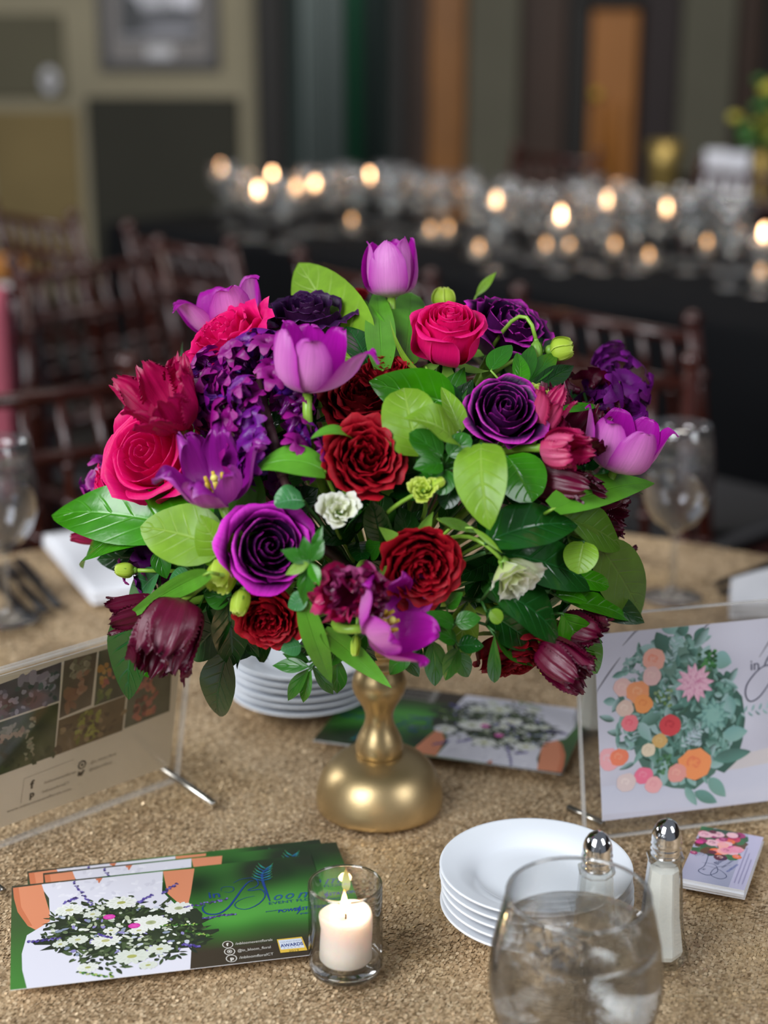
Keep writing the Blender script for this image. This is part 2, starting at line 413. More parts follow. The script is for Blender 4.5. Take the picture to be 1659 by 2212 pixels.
# ------------------------------------------------------------------ bouquet geometry
VX, VY = -0.004, 1.256
BC = Vector((-0.006, VY, TZ+0.272)); BR = Vector((0.235, 0.20, 0.168))
FOAM = Vector((VX, VY, TZ+0.175))
def dome(px, py, off=0.0, k=1.0):
    d = ray(px, py); o = CAM-BC
    dd = Vector([d[i]/(BR[i]*k) for i in range(3)]); oo = Vector([o[i]/(BR[i]*k) for i in range(3)])
    a = dd.dot(dd); b = oo.dot(dd); c = oo.dot(oo)-1; q = b*b-a*c
    t = (-b-math.sqrt(q))/a if q > 0 else -b/a
    p = CAM + d*t
    return p + d.normalized()*off
def facing(az, tilt):
    az = D2R(az); t = D2R(tilt)
    return (-VIEW*math.cos(t) + (SRIGHT*math.cos(az)+SUP*math.sin(az))*math.sin(t)).normalized()
def stem_path(A, adir, target=None, n=18):
    T = target or FOAM; d = (A-T); T = T + d.normalized()*0.035; L = (A-T).length
    p1 = A + Vector(adir)*L*.35; p2 = T + Vector((0, 0, 1)).lerp(d.normalized(), .6).normalized()*L*.3
    return [A*(1-t)**3+p1*3*t*(1-t)**2+p2*3*t*t*(1-t)+T*t**3 for t in [i/(n-1) for i in range(n)]]
def add_stem(root, A, adir, rad=0.0026, mat='stem_green', target=None):
    Mi = root.matrix_basis.inverted()
    P = [Mi @ p for p in stem_path(A, adir, target)]
    return MB().tube(P, rad, 7).build('stem', mat, root)
def sepals(root, R, n=5, mat='sepal', L=None, droop=0.3):
    m = leaf_mesh(L or R*.95, R*.3, 'lance', .3, -1.2, nu=5, nv=7)
    for k in range(n):
        M = rz(k*2*math.pi/n) @ Matrix.Translation((R*.1, 0, 0)) @ Matrix.Rotation(-math.pi/2, 4, 'Z') @ Matrix.Rotation(-droop, 4, 'X')
        obj('sepal', m, mat, root, M)

CACHE = {}
def rose_petals(style, R, H, var=0):
    key = (style, var)
    if key in CACHE: return CACHE[key]
    r = random.Random(hash(style) % 1000 if False else sum(map(ord, style))+var*17)
    out = []; R = 0.04; H = 0.044
    if style == 'hybrid': N, ang = 20, 137.5
    elif style == 'cup': N, ang = 22, 137.5
    elif style == 'garden': N, ang = 36, 137.5
    elif style == 'loose': N, ang = 14, 137.5
    elif style == 'lisi': N, ang = 10, 137.5
    elif style == 'back': N, ang = 20, 137.5
    for i in range(N):
        t = (i+.5)/N; az = D2R(i*ang + r.uniform(-12, 12))
        if style == 'garden':
            rt = R*(.07+.74*t**.8); Ht = H*(.86-.34*t**2.4 + r.uniform(-.035, .035)); fl = R*(.0+.26*t**1.8)
            wh = rt*1.0 if t < .3 else R*(.40+.22*t)
            prof = [(rt*.35, H*.12*(1-t)), (rt*.95, H*.25*(1-t*.6)), (rt*1.05, Ht*.66), (rt+fl*.4, Ht*.93), (rt+fl*1.1, Ht)]
            wid = [wh*.5, wh*.95, wh*1.1, wh*1.12, wh*.95]
            me = petal_mesh(prof, wid, 11, 9, 1.08, .2, 2.4, R*(.035+.03*t), 1.5, spiral=R*.07, lump=R*.05, seed=i+var*50, minr=R*.1)
        elif style == 'lisi':
            rt = R*(.10+.75*t**.8); Ht = H*(.95-.2*t**2); fl = R*(.1+.35*t)
            wh = max(rt*1.1, R*.35) if t < .5 else R*.62
            prof = [(rt*.25, H*.02), (rt*.7, H*.3), (rt*.95, Ht*.65), (rt+fl*.3, Ht*.9), (rt+fl, Ht)]
            me = petal_mesh(prof, [wh*.3, wh*.7, wh, wh*1.15, wh], 11, 9, 1.1, .14, 2.2, R*.075, 1.7, .02, 7, spiral=R*.09, seed=i+var*50, minr=R*.1)
        else:
            loose = style == 'loose'; H = .044*(1.32 if style == 'cup' else 1)
            rt = R*(.05+.76*t**.85); Ht = H*(1.0-.30*t**2.2); fl = R*(-.03+(.34 if loose else (.12 if style == 'cup' else .30))*t**1.6)
            wh = rt*1.25 if t < .45 else R*((.74 if loose else .62)+.22*t)
            curl = max(0, t-.5)*R*.34
            prof = [(rt*.25+R*.02, H*.02), (rt*.8+R*.02, H*.16), (rt*1.06, Ht*.5), (rt*1.0+fl*.35, Ht*.82), (rt+fl, Ht), (rt+fl+curl, Ht-curl*.35)]
            wid = [wh*.4, wh*.8, wh*1.08, wh*1.1, wh*.95, wh*.8]
            rf = R*(.10 if loose else .032)*(t**1.3)
            me = petal_mesh(prof, wid, 11, 10, 1.04+.35*t, .16 if t > .4 else .08, 2.4, rf, 2.6 if loose else 1.3, spiral=R*.045, lump=R*.03*t, seed=i+var*50, minr=R*.06)
        out.append((me, az))
    CACHE[key] = out
    return out
def bloom_root(name, label, px, py, Rpx, az, tilt, off, back, cat='flower', k=1.0, spin=0.0, group=None):
    C0 = dome(px, py, off, k); a = facing(az, tilt); R = Rpx*depth(C0)/FPX
    M = frame(C0 - a*R*back, a, spin)
    return thing(name, label, cat, M, group), R, a
def mesh_with(me, mat):
    k = (me.name, mat)
    if k not in CACHE:
        m = me.copy(); m.materials.clear(); m.materials.append(MATS[mat]); CACHE[k] = m
    return CACHE[k]
def rose(label, px, py, Rpx, az, tilt, style, mat, off=0.0, var=0, spin=0.0, name='rose', sep=True, stem=True, mat2=None, m2from=.55):
    root, R, a = bloom_root(name, label, px, py, Rpx, az, tilt, off, .62, spin=spin)
    S = Matrix.Scale(R/0.04*.93, 4)
    pl = rose_petals(style, R, R*1.1, var)
    for i, (me, z) in enumerate(pl):
        obj('petal', mesh_with(me, mat2 if mat2 and i > len(pl)*m2from else mat), None, root, rz(z) @ S)
    cx_ = MB().ball((0, 0, -R*.02), R*.2, 10, 6, (1, 1, .9)).build('calyx', 'sepal', root)
    if sep: sepals(cx_, R, droop=.15)
    if stem: add_stem(root, root.matrix_basis.translation, -a, .003)
    return root
def tulip(label, px, py, Rpx, Hpx, az, tilt, mat, openk=0.2, off=0.0, spin=0.0, stamens=False, seed=0, ruf=.03, stemdir=None, k=1.0, wf=1.0, splay=()):
    """goblet of six petals; px,py is the heel of the flower"""
    A = dome(px, py, off, k); a = facing(az, tilt); sc = depth(A)/FPX; R = Rpx*sc; H = Hpx*sc
    root = thing('tulip', label, 'flower', frame(A, a, spin)); r = random.Random(seed)
    for i in range(6):
        inner = i % 2; az_ = D2R(60*i + r.uniform(-8, 8)); o = openk*r.uniform(.7, 1.5); kk = .92 if inner else 1.05
        hh = H*r.uniform(.93, 1.03)
        if i in splay: o = .75
        prof = [(R*.12, 0), (R*.8*kk, H*.10), (R*(1.0+o*.5)*kk, H*.34), (R*(.93+o*1.1)*kk, hh*.66), (R*(.74+o*1.9)*kk, hh*(.88-.2*max(0, o-.4))), (R*(.66+o*2.6), hh*(1-.45*o))]
        w0 = R*.88*wf
        me = petal_mesh(prof, [w0*.35, w0*.85, w0*1.0, w0*.90, w0*.52, w0*.10], 11, 14, 1.0+o*.6, .05, 2, R*ruf, 1.6, lump=R*.05, seed=seed*10+i, minr=R*.25)
        obj('petal', me, mat, root, rz(az_))
    if stamens:
        MB().tube([(0, 0, 0), (0, 0, H*.42)], [R*.13, R*.11], 6).ball((0, 0, H*.44), R*.15, 6, 4).build('pistil', 'pistil', root)
        for i in range(6):
            q = D2R(60*i+30); c, s = math.cos(q), math.sin(q)
            MB().tube([(R*.1*c, R*.1*s, 0), (R*.3*c, R*.3*s, H*.25)], R*.04, 5).tube([(R*.3*c, R*.3*s, H*.25), (R*.36*c, R*.36*s, H*.45)], [R*.1, R*.06], 6).build('stamen', 'pollen', root)
    add_stem(root, A, stemdir or -a, .0034)
    return root
def parrot(label, px, py, Rpx, Hpx, az, tilt, mat, openk=0.35, off=0.0, spin=0.0, n=8, seed=0, k=1.0, stemdir=None, mat2=None, ruf=.12, shr=.3):
    A = dome(px, py, off, k); a = facing(az, tilt); sc = depth(A)/FPX; R = Rpx*sc; H = Hpx*sc
    root = thing('parrot_tulip', label, 'flower', frame(A, a, spin)); r = random.Random(seed)
    for i in range(n):
        o = openk*r.uniform(.4, 1.5); kk = 1.0-shr*(i/n); az_ = D2R(137.5*i + r.uniform(-15, 15)); hh = H*r.uniform(.8, 1.08)
        prof = [(R*.1, 0), (R*.75*kk, H*.09), (R*(.95+o*.5)*kk, H*.32), (R*(.9+o*1.2)*kk, hh*.62), (R*(.75+o*2.0)*kk, hh*.86), (R*(.75+o*2.6)*kk, hh)]
        w0 = R*.84
        me = petal_mesh(prof, [w0*.3, w0*.75, w0*.98, w0*1.0, w0*.85, w0*.5], 29, 34, 1.1+o*1.5, .16, 2.0, R*ruf, 2.0, .065, 12, .13, lump=R*.12, seed=seed*10+i, minr=R*.3, pleat=R*.024)
        obj('petal', me, mat2 if (mat2 and i % 3 == 1) else mat, root, rz(az_))
    add_stem(root, A, stemdir or -a, .0034)
    return root
def floret_mesh(var, petals=6, L=.011, W=.0065, flare=1.0, tube=.009):
    """small six-lobed floret with its tube, one mesh"""
    key = ('floret', var, petals, L, flare)
    if key in CACHE: return CACHE[key]
    V = []; F = []; UV = []
    n = 8
    for i, (r, z) in enumerate([(.0012, 0), (.0026, tube*.35), (.0022, tube*.8), (.003, tube)]):
        for k in range(n): V.append((r*math.cos(k*.785), r*math.sin(k*.785), z)); UV.append((.5, .1*i))
    for i in range(3):
        for k in range(n): F.append((i*n+k, i*n+(k+1) % n, (i+1)*n+(k+1) % n, (i+1)*n+k))
    rr = np.random.RandomState(var)
    for p in range(petals):
        f = flare*rr.uniform(.7, 1.3)
        me = petal_mesh([(.002, tube*.8), (.0032, tube+L*.3), (.0042+L*.38*f, tube+L*(.66-.2*f)), (.004+L*.72*f, tube+L*(.5-.7*(f-.4)))], [W*.35, W*.55, W*.62, W*.3], 5, 6, 1.6, .08, 2, .0004, 2, seed=var*9+p, minr=.004)
        b = len(V); m = rz(p*2*math.pi/petals+rr.uniform(-.15, .15))
        V += [tuple(m @ v.co) for v in me.vertices]; F += [tuple(i+b for i in q.vertices) for q in me.polygons]
        UV += [((j % 5)/4, (j//5)/5) for j in range(30)]
        bpy.data.meshes.remove(me)
    CACHE[key] = mesh('floret', V, F, True, UV); return CACHE[key]
# ------------------------------------------------------------------ flat print built as thin inked shapes
print_mat('ink_gloss', .32); print_mat('ink_matt', .6, .3)
CAM_P = None
class Art:
    """flat print in its own plane: x right, y up, in metres"""
    def __init__(s, w, h, step=6e-7):
        s.w = w; s.h = h; s.V = []; s.F = []; s.C = []; s.k = 0; s.step = step; s.M = None
    def _z(s): s.k += 1; return s.k*s.step
    def add(s, V2, F, cols):
        z = s._z(); b = len(s.V); s.V += [(x, y, z) for x, y in V2]; s.F += [tuple(i+b for i in f) for f in F]; s.C += cols
    def grid(s, fn, nx, ny, x0=0, y0=0, x1=None, y1=None):
        x1 = s.w if x1 is None else x1; y1 = s.h if y1 is None else y1
        V = [(x0+(x1-x0)*i/nx, y0+(y1-y0)*j/ny) for j in range(ny+1) for i in range(nx+1)]
        F = [(j*(nx+1)+i, j*(nx+1)+i+1, (j+1)*(nx+1)+i+1, (j+1)*(nx+1)+i) for j in range(ny) for i in range(nx)]
        s.add(V, F, [fn(x, y) for x, y in V])
    def poly(s, P, c):
        P = [s._clip(p) for p in P]; s.add(P, [tuple(range(len(P)))], [lin(c)]*len(P))
    def _clip(s, p): return (min(max(p[0], 0), s.w), min(max(p[1], 0), s.h))
    def rect(s, x0, y0, x1, y1, c): s.poly([(x0, y0), (x1, y0), (x1, y1), (x0, y1)], c)
    def ell(s, x, y, rx, ry, c, rot=0, n=14, wob=0, c2=None):
        P = []
        for k in range(n):
            a = 2*math.pi*k/n; r = 1+(random.uniform(-wob, wob) if wob else 0)
            px, py = rx*r*math.cos(a), ry*r*math.sin(a); P.append(s._clip((x+px*math.cos(rot)-py*math.sin(rot), y+px*math.sin(rot)+py*math.cos(rot))))
        P.append(s._clip((x, y))); s.add(P, [(k, (k+1) % n, n) for k in range(n)], [lin(c)]*n+[lin(c2 or c)])
    def daisy(s, x, y, r, n, c, cc, sq=.8, c2=None):
        for k in range(n):
            a = 2*math.pi*k/n + random.uniform(-.1, .1)
            s.ell(x+r*.55*math.cos(a), y+r*.55*sq*math.sin(a), r*.48, r*.2, c, math.atan2(sq*math.sin(a), math.cos(a)), 8, c2=c2)
        if cc: s.ell(x, y, r*.28, r*.28*sq, cc)
    def rosette(s, x, y, r, c, c2, sq=.9):
        s.ell(x, y, r, r*sq, c, 0, 16, .08)
        for k in range(9):
            a = k*2.4; q = r*(.75-.075*k); s.ell(x+q*.45*math.cos(a), y+q*.45*sq*math.sin(a), q*.5, q*.34, c2 if k % 2 else c, a+1.57, 10, .06, c2=c)
    def leaf(s, x, y, L, W, a, c, c2=None):
        n = 8; ca, sa = math.cos(a), math.sin(a); up = []; dn = []
        for k in range(n+1):
            t = k/n; wv = W/2*math.sin(math.pi*t**.85)**.8 if 0 < t < 1 else 0
            up.append((x+L*t*ca-wv*sa, y+L*t*sa+wv*ca)); dn.append((x+L*t*ca+wv*sa, y+L*t*sa-wv*ca))
        P = dn + up[::-1][1:-1]; P = [s._clip(p) for p in P]; s.add(P, [tuple(range(len(P)))], [lin(c2 or c) if i < n else lin(c) for i in range(len(P))])
    def stroke(s, P, wd, c, n=28, taper=True, smooth=True):
        P = spline(P, n) if smooth and len(P) > 2 else np.asarray(P, float)
        m = len(P); V = []; 
        for i in range(m):
            d = P[min(i+1, m-1)]-P[max(i-1, 0)]; L = np.hypot(*d) or 1; nx, ny = -d[1]/L, d[0]/L
            t = i/(m-1); ww = wd(t) if callable(wd) else wd*((.35+.65*math.sin(math.pi*t)) if taper else 1)
            V += [s._clip((P[i][0]+nx*ww/2, P[i][1]+ny*ww/2)), s._clip((P[i][0]-nx*ww/2, P[i][1]-ny*ww/2))]
        s.add(V, [(2*i, 2*i+1, 2*i+3, 2*i+2) for i in range(m-1)], [lin(c)]*len(V))
    def text(s, txt, x, y, size, c, rot=0, shear=0, width=None, bold=0):
        cu = bpy.data.curves.new('t', 'FONT'); cu.body = txt; cu.size = size; cu.shear = shear; cu.resolution_u = 3; cu.offset = bold
        ob = bpy.data.objects.new('t', cu); COL.objects.link(ob); dg = bpy.context.evaluated_depsgraph_get()
        me = bpy.data.meshes.new_from_object(ob.evaluated_get(dg)); 
        V = [(v.co.x, v.co.y) for v in me.vertices]; F = [tuple(p.vertices) for p in me.polygons]
        bpy.data.objects.remove(ob); bpy.data.curves.remove(cu); bpy.data.meshes.remove(me)
        if not V: return
        mx = max(v[0] for v in V); k = (width/mx) if width else 1.0
        ca, sa = math.cos(rot), math.sin(rot)
        V = [s._clip((x+a*k*ca-b*sa, y+a*k*sa+b*ca)) for a, b in V]; s.add(V, F, [lin(c)]*len(V))
    def px(s, x, y):
        """photograph point -> point on this print, from where the print lies in the room"""
        Mi = s.M.inverted(); o = Mi @ CAM; d = Mi.to_3x3() @ ray(x, y); t = -o.z/d.z; p = o+d*t; return (p.x, p.y)
    def build(s, name, parent, M, mat='ink_gloss'):
        me = mesh(name, s.V, s.F, False); ca = me.color_attributes.new('ink', 'FLOAT_COLOR', 'POINT')
        ca.data.foreach_set('color', np.asarray(s.C, dtype=np.float32).ravel())
        s.mesh = me; return obj(name, me, mat, parent, M)
def mixc(a, b, t):
    t = max(0, min(1, t)); A = lin(a) if isinstance(a, str) else a; B = lin(b) if isinstance(b, str) else b
    return tuple(A[i]+(B[i]-A[i])*t for i in range(3))+(1,)
def nz(x, y, s=1.0, k=0): return mnoise.noise(Vector((x*s, y*s, k)))*.5+.5
# ------------------------------------------------------------------ the room (structure)
def struct(name, mb, mat, M=None, smooth=False):
    o = mb.build(name, mat, None, M, smooth); o['kind'] = 'structure'; return o
simple('carpet', '2A2420', .95, noise_scale=7, amt=.25, bump=.4, bscale=200)
simple('plaster_beige', '9C947C', .9, noise_scale=1.6, amt=.12)
simple('panel_olive', '625E4B', .85, noise_scale=1.4, amt=.12)
simple('panel_tan', '87754C', .85, noise_scale=1.4, amt=.18)
simple('panel_charcoal', '34332A', .85, noise_scale=2, amt=.1)
simple('wall_dark', '231E1A', .8, noise_scale=2, amt=.15)
simple('column_dark', '14110D', .6)
simple('column_olive', '5A584A', .8, noise_scale=1.5, amt=.1)
simple('column_plum', '2C2324', .7, noise_scale=1.5, amt=.1)
simple('wood_brown', '38261B', .6, noise_scale=2, amt=.2)
simple('amber_wood_and_glow', '8C5A22', .5, noise_scale=2.5, amt=.2)  # wall panel: lamp glow put into the amber colour; tray: its own brown
simple('door_lit_orange', 'A2692F', .5, noise_scale=2.5, amt=.12)
simple('curtain_teal', '2C3C3A', .7); simple('curtain_grey', '7C8886', .6); simple('curtain_green', '1C5C40', .6)
simple('black_frame', '484646', .4); simple('frame_mat', '8E8A88', .8); simple('white_plastic', 'D8D8DC', .5)
YW = 8.0
struct('floor', MB().box(-5, 6, -2.5, YW+.3, -.05, 0), 'carpet')
struct('wall_back', MB().box(-5, 6, YW, YW+.2, 0, 3.4), 'wall_dark')
struct('wall_left', MB().box(-5.2, -5, -2.5, YW+.2, 0, 3.4), 'panel_olive')
struct('wall_right', MB().box(6, 6.2, -2.5, YW+.2, 0, 3.4), 'wood_brown')
def wallpx(x): return ray(x, 250).x/ray(x, 250).y*YW
def zpx(y): return (ray(800, y).z/ray(800, y).y)*YW + CAM.z
cnt = {}
def wall_panel(x0, x1, y0, y1, mat, proud=.04, name='trim', top=None):
    n = cnt.get(name, 0)+1; cnt[name] = n
    z0 = zpx(y1) if y1 is not None else 0; z1 = top if top else zpx(y0)
    struct(f'{name}_{n}', MB().box(wallpx(x0), wallpx(x1), YW-proud, YW+.02, max(0, z0), z1, bev=.01), mat)
wall_panel(-420, 562, None, None, 'plaster_beige', .05, top=3.3)
wall_panel(-380, -40, 30, 620, 'panel_olive', .07)
wall_panel(-20, 152, 30, 210, 'panel_olive', .07)
wall_panel(-20, 172, 238, 600, 'panel_tan', .07)
wall_panel(192, 520, 208, 640, 'panel_charcoal', .07)
wall_panel(562, 622, None, None, 'column_dark', .20, top=3.3)
wall_panel(842, 880, None, None, 'column_dark', .16, top=3.3)
wall_panel(880, 925, None, None, 'wood_brown', .06, top=3.3)
wall_panel(925, 1005, None, None, 'amber_wood_and_glow', .05, top=3.3)
wall_panel(1005, 1112, None, None, 'column_olive', .22, top=3.3)
wall_panel(1112, 1215, None, None, 'wood_brown', .10, top=3.3)
wall_panel(1215, 1268, None, None, 'column_dark', .06, top=3.3)
wall_panel(1375, 1450, None, None, 'column_plum', .14, top=3.3)
wall_panel(1450, 1562, None, None, 'column_olive', .20, top=3.3)
wall_panel(1562, 1625, None, None, 'wood_brown', .10, top=3.3)
wall_panel(1625, 1760, None, None, 'column_dark', .16, top=3.3)
wall_panel(1760, 1900, None, None, 'column_olive', .2, top=3.3)
# tall window with hanging curtain panels between the dark columns
wx0, wx1 = wallpx(622), wallpx(842)
f = struct('window_1', MB().box(wx0, wx1, YW-.06, YW+.02, .15, 3.2), 'curtain_teal')
for i, (a, b, m) in enumerate([(655, 700, 'curtain_grey'), (706, 742, 'curtain_grey'), (752, 784, 'curtain_green'), (792, 826, 'curtain_teal')]):
    x0, x1 = wallpx(a), wallpx(b); mb = MB(); n = 14
    V = []; F = []
    for k in range(n+1):
        x = x0+(x1-x0)*k/n; y = YW-.13+.02*math.sin(k*2.1)
        V += [(x, y, .2), (x, y, 3.1), (x, y+.025, .2), (x, y+.025, 3.1)]
    for k in range(n): b4 = k*4; F += [(b4, b4+4, b4+5, b4+1), (b4+2, b4+3, b4+7, b4+6)]
    F += [(0, 1, 3, 2), (n*4, n*4+2, n*4+3, n*4+1)]
    for k in range(n): b4 = k*4; F += [(b4+1, b4+5, b4+7, b4+3), (b4, b4+2, b4+6, b4+4)]
    mb.add(V, F).build('curtain_panel', m, f)
# door, its warm lit look painted in as plain orange
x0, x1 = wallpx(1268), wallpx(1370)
dr = struct('door_1', MB().box(x0, x1, YW-.05, YW+.02, 0, zpx(18), bev=.01), 'door_lit_orange')
MB().box(x0+.05, x1-.05, YW-.07, YW-.045, .2, .95, bev=.01).build('door_panel', 'door_lit_orange', dr)
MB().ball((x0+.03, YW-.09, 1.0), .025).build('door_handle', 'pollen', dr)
wall_panel(1250, 1390, -20, 16, 'column_dark', .1)
# framed black and white photograph on the left wall
def picture_frame():
    x0, x1 = wallpx(228), wallpx(482); z0 = zpx(150); z1 = z0+.75; y = YW-.06
    root = thing('picture_frame', 'large dark framed black and white photograph hanging on the left wall', 'picture', ((x0+x1)/2, y, z0)); w = (x1-x0)/2
    mb = MB()
    for a in ((-w, w, 0, .045), (-w, w, .705, .75), (-w, -w+.045, .045, .705), (w-.045, w, .045, .705)): mb.box(a[0], a[1], -.03, .005, a[2], a[3], bev=.006)
    mb.build('frame', 'black_frame', root, smooth=False)
    MB().box(-w+.04, w-.04, -.012, 0, .04, .71).build('mat_board', 'frame_mat', root, smooth=False)
    art = Art(w*2-.2, .5)
    art.rect(0, 0, art.w, art.h, '2B2B2E')
    for q in [(.26, .22, .12, .11, 'F0F0F8'), (.13, .20, .04, .08, 'D0D0D8'), (.42, .22, .06, .10, 'E8E8F2'), (.28, .115, .17, .03, '46464C'), (.34, .055, .14, .025, '8A8A92'), (.08, .12, .05, .08, '161618'), (.36, .135, .08, .015, '202024'), (.2, .02, .2, .012, '8A8A90'), (.3, .4, .2, .08, '9898A0')]:
        art.ell(q[0]*art.w/.5, q[1], q[2], q[3], q[4])
    art.build('photo_print', root, Matrix.Translation((-w+.1, -.0135, .135)) @ Matrix.Rotation(math.pi/2, 4, 'X'))
    MB().box(-.06, .06, -.016, -.012, .055, .11).build('caption_plate', 'white_plastic', root, smooth=False)
picture_frame()
sw = thing('thermostat', 'small white oval thermostat on the upper left wall panel', 'thermostat', at(107, 175, YW-.09))
MB().ball((0, 0, 0), .05, 16, 10, (.85, .4, 1.25)).build('body', 'white_plastic', sw)
MB().ball((0, -.018, .01), .02, 10, 8, (1, .4, 1)).build('dial', 'frame_mat', sw)

# ------------------------------------------------------------------ materials of the tables
def cloth_mat():
    t = NT('gold_cloth'); co = t.n('ShaderNodeTexCoord').outputs['Object']
    n1 = t.noise(co, 9, 4, .6); c = t.ramp(n1, [(.3, lin('98805C')), (.7, lin('B49A74'))])
    b = t.bsdf(c, .55, .2, .5); t.l(t.bump(t.noise(co, 240, 4, .7), .9, .003), b.inputs['Normal']); t.done(b.outputs[0], 'gold_cloth')
    t = NT('sequins'); a = t.n('ShaderNodeAttribute'); a.attribute_name = 'tone'; co = t.n('ShaderNodeTexCoord').outputs['Object']
    sp = t.n('ShaderNodeSeparateXYZ'); t.l(a.outputs['Vector'], sp.inputs[0])
    c = t.ramp(sp.outputs[0], [(.0, lin('8E7454')), (.45, lin('C6A984')), (1, lin('E4CCA8'))])
    n2 = t.noise(co, 5, 4, .6); c = t.mix(t.math('MULTIPLY', t.math('SUBTRACT', n2, .52, clamp=True), 3, clamp=True), c, lin('C8A876'))
    b = t.bsdf(c, .42, .42, .5); t.l(t.ramp(sp.outputs[1], [(0, (.2,)*3+(1,)), (.25, (.38,)*3+(1,)), (1, (.62,)*3+(1,))]), b.inputs['Roughness'])
    t.done(b.outputs[0], 'sequins')
cloth_mat()
TCX, TCY, TR = 0.0, 1.22, 0.855
def table():
    tb = thing('banquet_table', 'round banquet table under the tan sequin tablecloth in front', 'table', (TCX, TCY, 0))
    simple('table_wood', '6E5238', .6, noise_scale=8)
    MB().lathe([(.0001, TZ-.035), (TR-.02, TZ-.035), (TR-.012, TZ-.03), (TR-.012, TZ-.01), (TR-.016, TZ-.006), (.0001, TZ-.006)], 72).build('tabletop', 'table_wood', tb, smooth=False)
    for i in range(4):
        c, s = math.cos(i*1.571+.6), math.sin(i*1.571+.6)
        MB().tube([(c*.5, s*.5, TZ-.034), (c*.56, s*.56, 0.0)], [.018, .016], 10).build('leg', 'black_frame', tb)
    cl = thing('tablecloth', 'tan gold sequin tablecloth on the round table in front', 'tablecloth', (TCX, TCY, TZ-.004))
    n = 160; rings = [(r, -.0005, 0) for r in (.0001, .3, .6, .8)] + [(TR-.006, -.0005, 0), (TR+.002, -.006, 0), (TR+.006, -.02, 0), (TR+.012, -.07, .25), (TR+.022, -.14, .5), (TR+.032, -.21, .8), (TR+.036, -.245, .9)]
    V = []; F = []
    for (r, z, f) in rings:
        for k in range(n):
            a = 2*math.pi*k/n; q = r + f*.022*math.sin(13*a+.8*math.sin(3*a)) + f*.012*math.sin(29*a+1); V.append((q*math.cos(a), q*math.sin(a), z))
    for i in range(len(rings)-1):
        for k in range(n): F.append((i*n+k, i*n+(k+1) % n, (i+1)*n+(k+1) % n, (i+1)*n+k))
    F.append(tuple(range(n))[::-1])
    obj('cloth', mesh('cloth', V, [f[::-1] for f in F]), 'gold_cloth', cl)
    # sequins: small overlapping discs, each tilted its own way
    sx = .0024; rr = np.random.RandomState(2)
    ys = np.arange(.62, TCY+TR, sx*.80); pts = []
    for j, y in enumerate(ys):
        hw = .262*y+.16; xs = np.arange(-hw, hw, sx) + (sx/2 if j % 2 else 0); pts.append(np.stack([xs, np.full_like(xs, y)], 1))
    P = np.concatenate(pts); P += rr.uniform(-.0006, .0006, P.shape)
    nf = len(P); s2 = .0042; yy, xx = np.meshgrid(np.arange(TCY-TR, TCY+TR, s2*.8), np.arange(-TR, TR, s2))
    Q = np.stack([xx.ravel(), yy.ravel()], 1)+rr.uniform(-.001, .001, (xx.size, 2)); Q = Q[(np.abs(Q[:, 0]) > .262*Q[:, 1]+.16) | (Q[:, 1] < .62)]
    P = np.concatenate([P, Q]); big = np.arange(len(P)) >= nf
    keep = (P[:, 0]-TCX)**2+(P[:, 1]-TCY)**2 < (TR-.004)**2; P = P[keep]; big = big[keep]; m = len(P)
    # wavy flow of tilt over the cloth
    fl = np.sin(P[:, 0]*37+2*np.sin(P[:, 1]*23))+np.sin(P[:, 1]*51+1.5*np.sin(P[:, 0]*41))
    az = rr.uniform(0, 6.28, m)*.55 + fl*.6 + 1.6; tl = np.abs(rr.normal(0.18, .15, m)); tl = np.clip(tl, .02, .75)
    nx, ny, nzv = np.sin(tl)*np.cos(az), np.sin(tl)*np.sin(az), np.cos(tl)
    R = np.where(big, .0027, .0015)[:, None]; ang = np.arange(6)*math.pi/3
    ux = np.stack([nzv, np.zeros(m), -nx], 1); ux /= np.linalg.norm(ux, axis=1)[:, None]; N = np.stack([nx, ny, nzv], 1); uy = np.cross(N, ux)
    base = np.stack([P[:, 0]-TCX, P[:, 1]-TCY, np.full(m, -.0005)+.0003+R[:, 0]*np.sin(tl)], 1)
    VV = base[:, None, :] + R[:, :, None]*(ux[:, None, :]*np.cos(ang)[None, :, None] + uy[:, None, :]*np.sin(ang)[None, :, None])
    VV = VV.reshape(-1, 3); b6 = np.arange(m)*6
    FF = np.concatenate([np.stack([b6, b6+1, b6+2, b6+3], 1), np.stack([b6, b6+3, b6+4, b6+5], 1)])
    me = bpy.data.meshes.new('sequins'); me.vertices.add(len(VV)); me.vertices.foreach_set('co', VV.astype(np.float32).ravel())
    me.loops.add(FF.size); me.loops.foreach_set('vertex_index', FF.astype(np.int32).ravel())
    me.polygons.add(len(FF)); me.polygons.foreach_set('loop_start', np.arange(0, FF.size, 4, dtype=np.int32))
    me.update(calc_edges=True)
    tone = np.repeat(np.stack([rr.beta(2.2, 2.2, m), rr.uniform(0, 1, m), np.zeros(m)], 1), 6, axis=0)
    at_ = me.attributes.new('tone', 'FLOAT_VECTOR', 'POINT'); at_.data.foreach_set('vector', tone.astype(np.float32).ravel())
    o = obj('sequins', me, 'sequins', cl); o['kind'] = 'stuff'
    return m
print('sequins', table())

